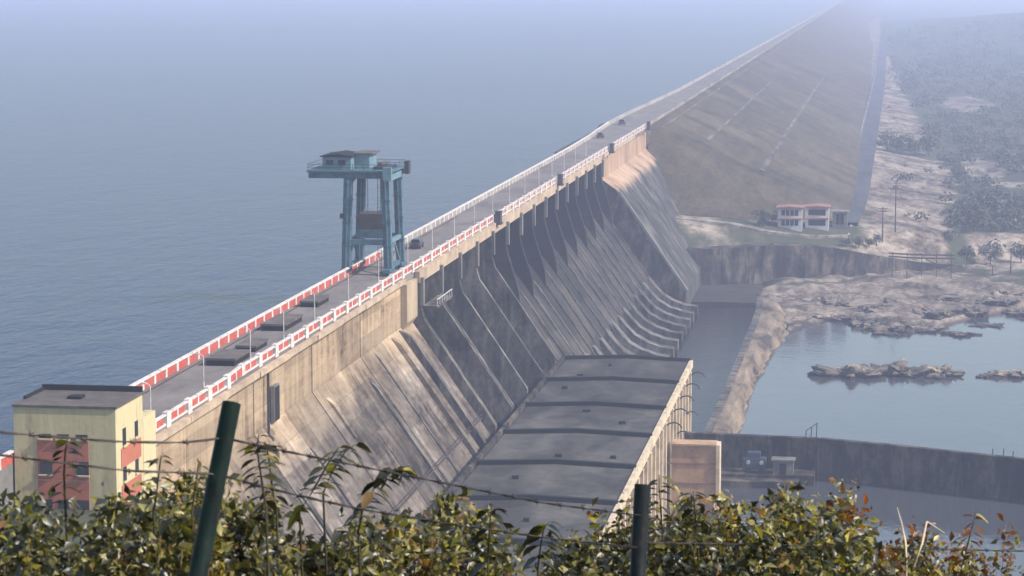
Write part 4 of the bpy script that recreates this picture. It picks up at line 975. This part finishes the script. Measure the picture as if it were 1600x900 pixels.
shrub('bright yellow green shrub below the dam toe', [(580, 825), (640, 800), (690, 780), (730, 825), (660, 840), (610, 850)], 10, G, 8000, .041, (.72, .22))
shrub('low green shrub at the bottom centre of the hill top', [(760, 895), (810, 905), (860, 890), (700, 875)], 10.3, G, 4200, .041, (.55, .25))
shrub('dark green shrub in front of the powerhouse roof', [(900, 840), (935, 812), (960, 800), (920, 850), (975, 845)], 10.6, D, 4200, .041, (.5, .22))
shrub('green shrub just behind the black fence post', [(1030, 770), (1060, 790), (1085, 785), (1100, 815), (1040, 830)], 10.9, D, 5600, .041, (.6, .24))
shrub('broad sunlit shrub with olive leaves under the retaining wall', [(1130, 790), (1180, 778), (1230, 772), (1275, 772), (1310, 780), (1160, 820), (1250, 815)], 11.2, G, 10500, .041, (.7, .22))
shrub('dense dark shrub at the bottom beneath the olive shrub', [(1120, 840), (1200, 835), (1280, 830), (1340, 840)], 10.2, D, 6000, .041, (.5, .25))
shrub('red brown leaved shrub at the edge of the tailrace water', [(1325, 782), (1350, 800), (1370, 820), (1395, 830), (1420, 850)], 11.4, RD, 4600, .041, (.5, .25))
shrub('small rust leaved shrub at the bottom corner over the water', [(1515, 815), (1540, 825), (1490, 850), (1570, 885)], 11.8, RD, 1500, .041, (.55, .22), spread=.4)
shrub('green shrub low at the edge beside the dry stalks', [(1440, 868), (1470, 880), (1400, 862)], 11.2, G, 2400, .041, (.5, .25))
# tall sprigs with large leaves that stand out against the dam
def sprig(label, path_px, dist, nleaf, size, mat='leaf_dark', name='leafy_sprig', both=True):
    P = [at(x, y, dist) for x, y in path_px]; b = P[0].copy(); g = zat(b.x, b.y)
    r = root(name, (b.x, b.y, g), label, 'plant', 'tall sprigs above the shrubs')
    full = [Vector((b.x+.02, b.y, g-.05)), (b+Vector((b.x, b.y, g)))/2+Vector((.02, 0, 0))]+P
    obj('stem', MB().tube(full, list(np.linspace(.0055, .002, len(full))), 6), 'stem_green', r, True)
    n = nleaf
    for k in range(n):
        t = (k+.5)/n*(len(P)-1); i = int(t); p = P[i].lerp(P[min(i+1, len(P)-1)], t-i); d = (P[min(i+1, len(P)-1)]-P[i]).normalized()
        side = (R_ if k % 2 else -R_)*random.uniform(.5, 1)+Vector((0, 0, -random.uniform(.1, .9)))+d*.35+F_*random.uniform(-.6, .6)
        side.normalize(); nn = side.cross(d.cross(side)).normalized() if side.cross(d).length > .1 else Vector((0, 0, 1))
        nn = (nn+Vector((random.uniform(-.4, .4), random.uniform(-.4, .4), random.uniform(-.3, .5)))).normalized(); nn = (nn-side*nn.dot(side)).normalized(); v = side.cross(nn)
        L_ = size*random.uniform(.75, 1.2); W_ = L_*.27; a = p+side*.006
        rowsv = [(0, .05), (.25, .8), (.5, 1), (.75, .72), (1, .03)]; m = MB()
        for u_, wv_ in rowsv:
            c_ = a+side*L_*u_-Vector((0, 0, 1))*L_*.28*u_*u_; m.v += [tuple(c_+v*W_*wv_+nn*W_*.3*wv_), tuple(c_), tuple(c_-v*W_*wv_+nn*W_*.3*wv_)]
        for q in range(4): m.f += [(q*3, q*3+1, q*3+4, q*3+3), (q*3+1, q*3+2, q*3+5, q*3+4)]
        me = m.mesh('leaf', True); tv = me.attributes.new('tint', 'FLOAT', 'POINT'); tv.data.foreach_set('value', [random.random()]*len(me.vertices))
        link('leaf', me, mat if random.random() < .8 else 'leaf_green', r)
sprig('tall dark sprig with hanging leaves just right of the green post', [(415, 790), (408, 745), (402, 705), (404, 680)], 8.4, 22, .062)
sprig('thinner dark sprig crossing beside the tall sprig', [(432, 800), (425, 760), (420, 715), (414, 690)], 8.7, 16, .055)
sprig('sprig with leaf cluster over the concrete slope', [(468, 800), (490, 765), (512, 725), (530, 698)], 8.8, 20, .062)
sprig('drooping sprig tip reaching towards the dam toe', [(505, 770), (520, 735), (540, 705), (556, 694)], 8.9, 10, .06)
sprig('dark arching compound leaf in front of the dam toe', [(560, 830), (568, 790), (590, 755), (615, 735), (640, 728)], 9.0, 34, .06)
sprig('dark sprig in front of the salmon panel of yellow building', [(102, 790), (100, 740), (102, 705), (106, 682)], 8.0, 18, .05)
sprig('short sprig with small leaves beside the building corner', [(240, 800), (246, 760), (250, 725), (252, 712)], 8.3, 16, .045)
sprig('dark sprig left of the leaning green post', [(300, 800), (305, 760), (310, 725)], 8.3, 12, .045)
sprig('small dark sprig standing over the powerhouse roof', [(762, 880), (764, 840), (766, 805), (768, 790)], 9.6, 14, .07)
sprig('spreading dark sprig low over the powerhouse roof', [(840, 890), (845, 850), (850, 825), (858, 815)], 9.8, 14, .075)
sprig('dark sprig tip beside the black fence post', [(1035, 830), (1032, 790), (1030, 765), (1030, 742)], 10.4, 16, .06)
sprig('pointed dark sprig in front of the tan service block', [(1090, 840), (1086, 805), (1084, 780), (1083, 768)], 10.6, 14, .065)
sprig('rust red sprig at the frame corner over the water', [(1500, 900), (1512, 850), (1520, 820), (1524, 802)], 11.4, 14, .07, 'leaf_red')
for i, (x0, y0, x1, y1, lb) in enumerate([(1416, 880, 1408, 815, 'short upright dry stalk at the edge of the red shrub'), (1428, 885, 1448, 815, 'leaning dry stalk over the tailrace water'), (1448, 815, 1475, 835, 'bent dry stalk tip over the tailrace water'), (1395, 800, 1440, 785, 'thin dry twig pointing out from red shrub')]):
    a, b = at(x0, y0, 11.0), at(x1, y1, 11.1); g = zat(a.x, a.y)
    if i >= 2: continue
    r = root('dry_stalk', (a.x, a.y, g), lb, 'stalk', 'dry stalks at the hill edge')
    ext = at(x1+(28 if i else -6), y1+(18 if i else -22), 11.15)
    obj('stem', MB().tube([Vector((a.x, a.y, g-.05)), a, a.lerp(b, .5)+R_*.008, b], [.007, .006, .005, .004], 6), 'dry_stalk', r, True); obj('tip', MB().tube([b, ext], [.004, .0015], 5), 'dry_stalk', r)

# ------------------------------------------------------------------ haze
hz = MB().box(-9200, 9200, -900, 10200, -46, 62)
hm = bpy.data.materials.new('haze'); hm.use_nodes = True; t = hm.node_tree; t.nodes.clear()
ho = t.nodes.new('ShaderNodeOutputMaterial'); pv = t.nodes.new('ShaderNodeVolumePrincipled')
pv.inputs['Color'].default_value = (0.695, 0.755, 1.0, 1); pv.inputs['Density'].default_value = HAZE_DENSITY; pv.inputs['Anisotropy'].default_value = 0.15
if 'Density Attribute' in pv.inputs: pv.inputs['Density Attribute'].default_value = ''
t.links.new(pv.outputs[0], ho.inputs['Volume']); MATS['haze'] = hm
ho_ = obj('haze', hz, 'haze'); ho_['kind'] = 'stuff'; ho_['label'] = 'pale blue haze filling the air over lake and plain'; ho_['category'] = 'haze'
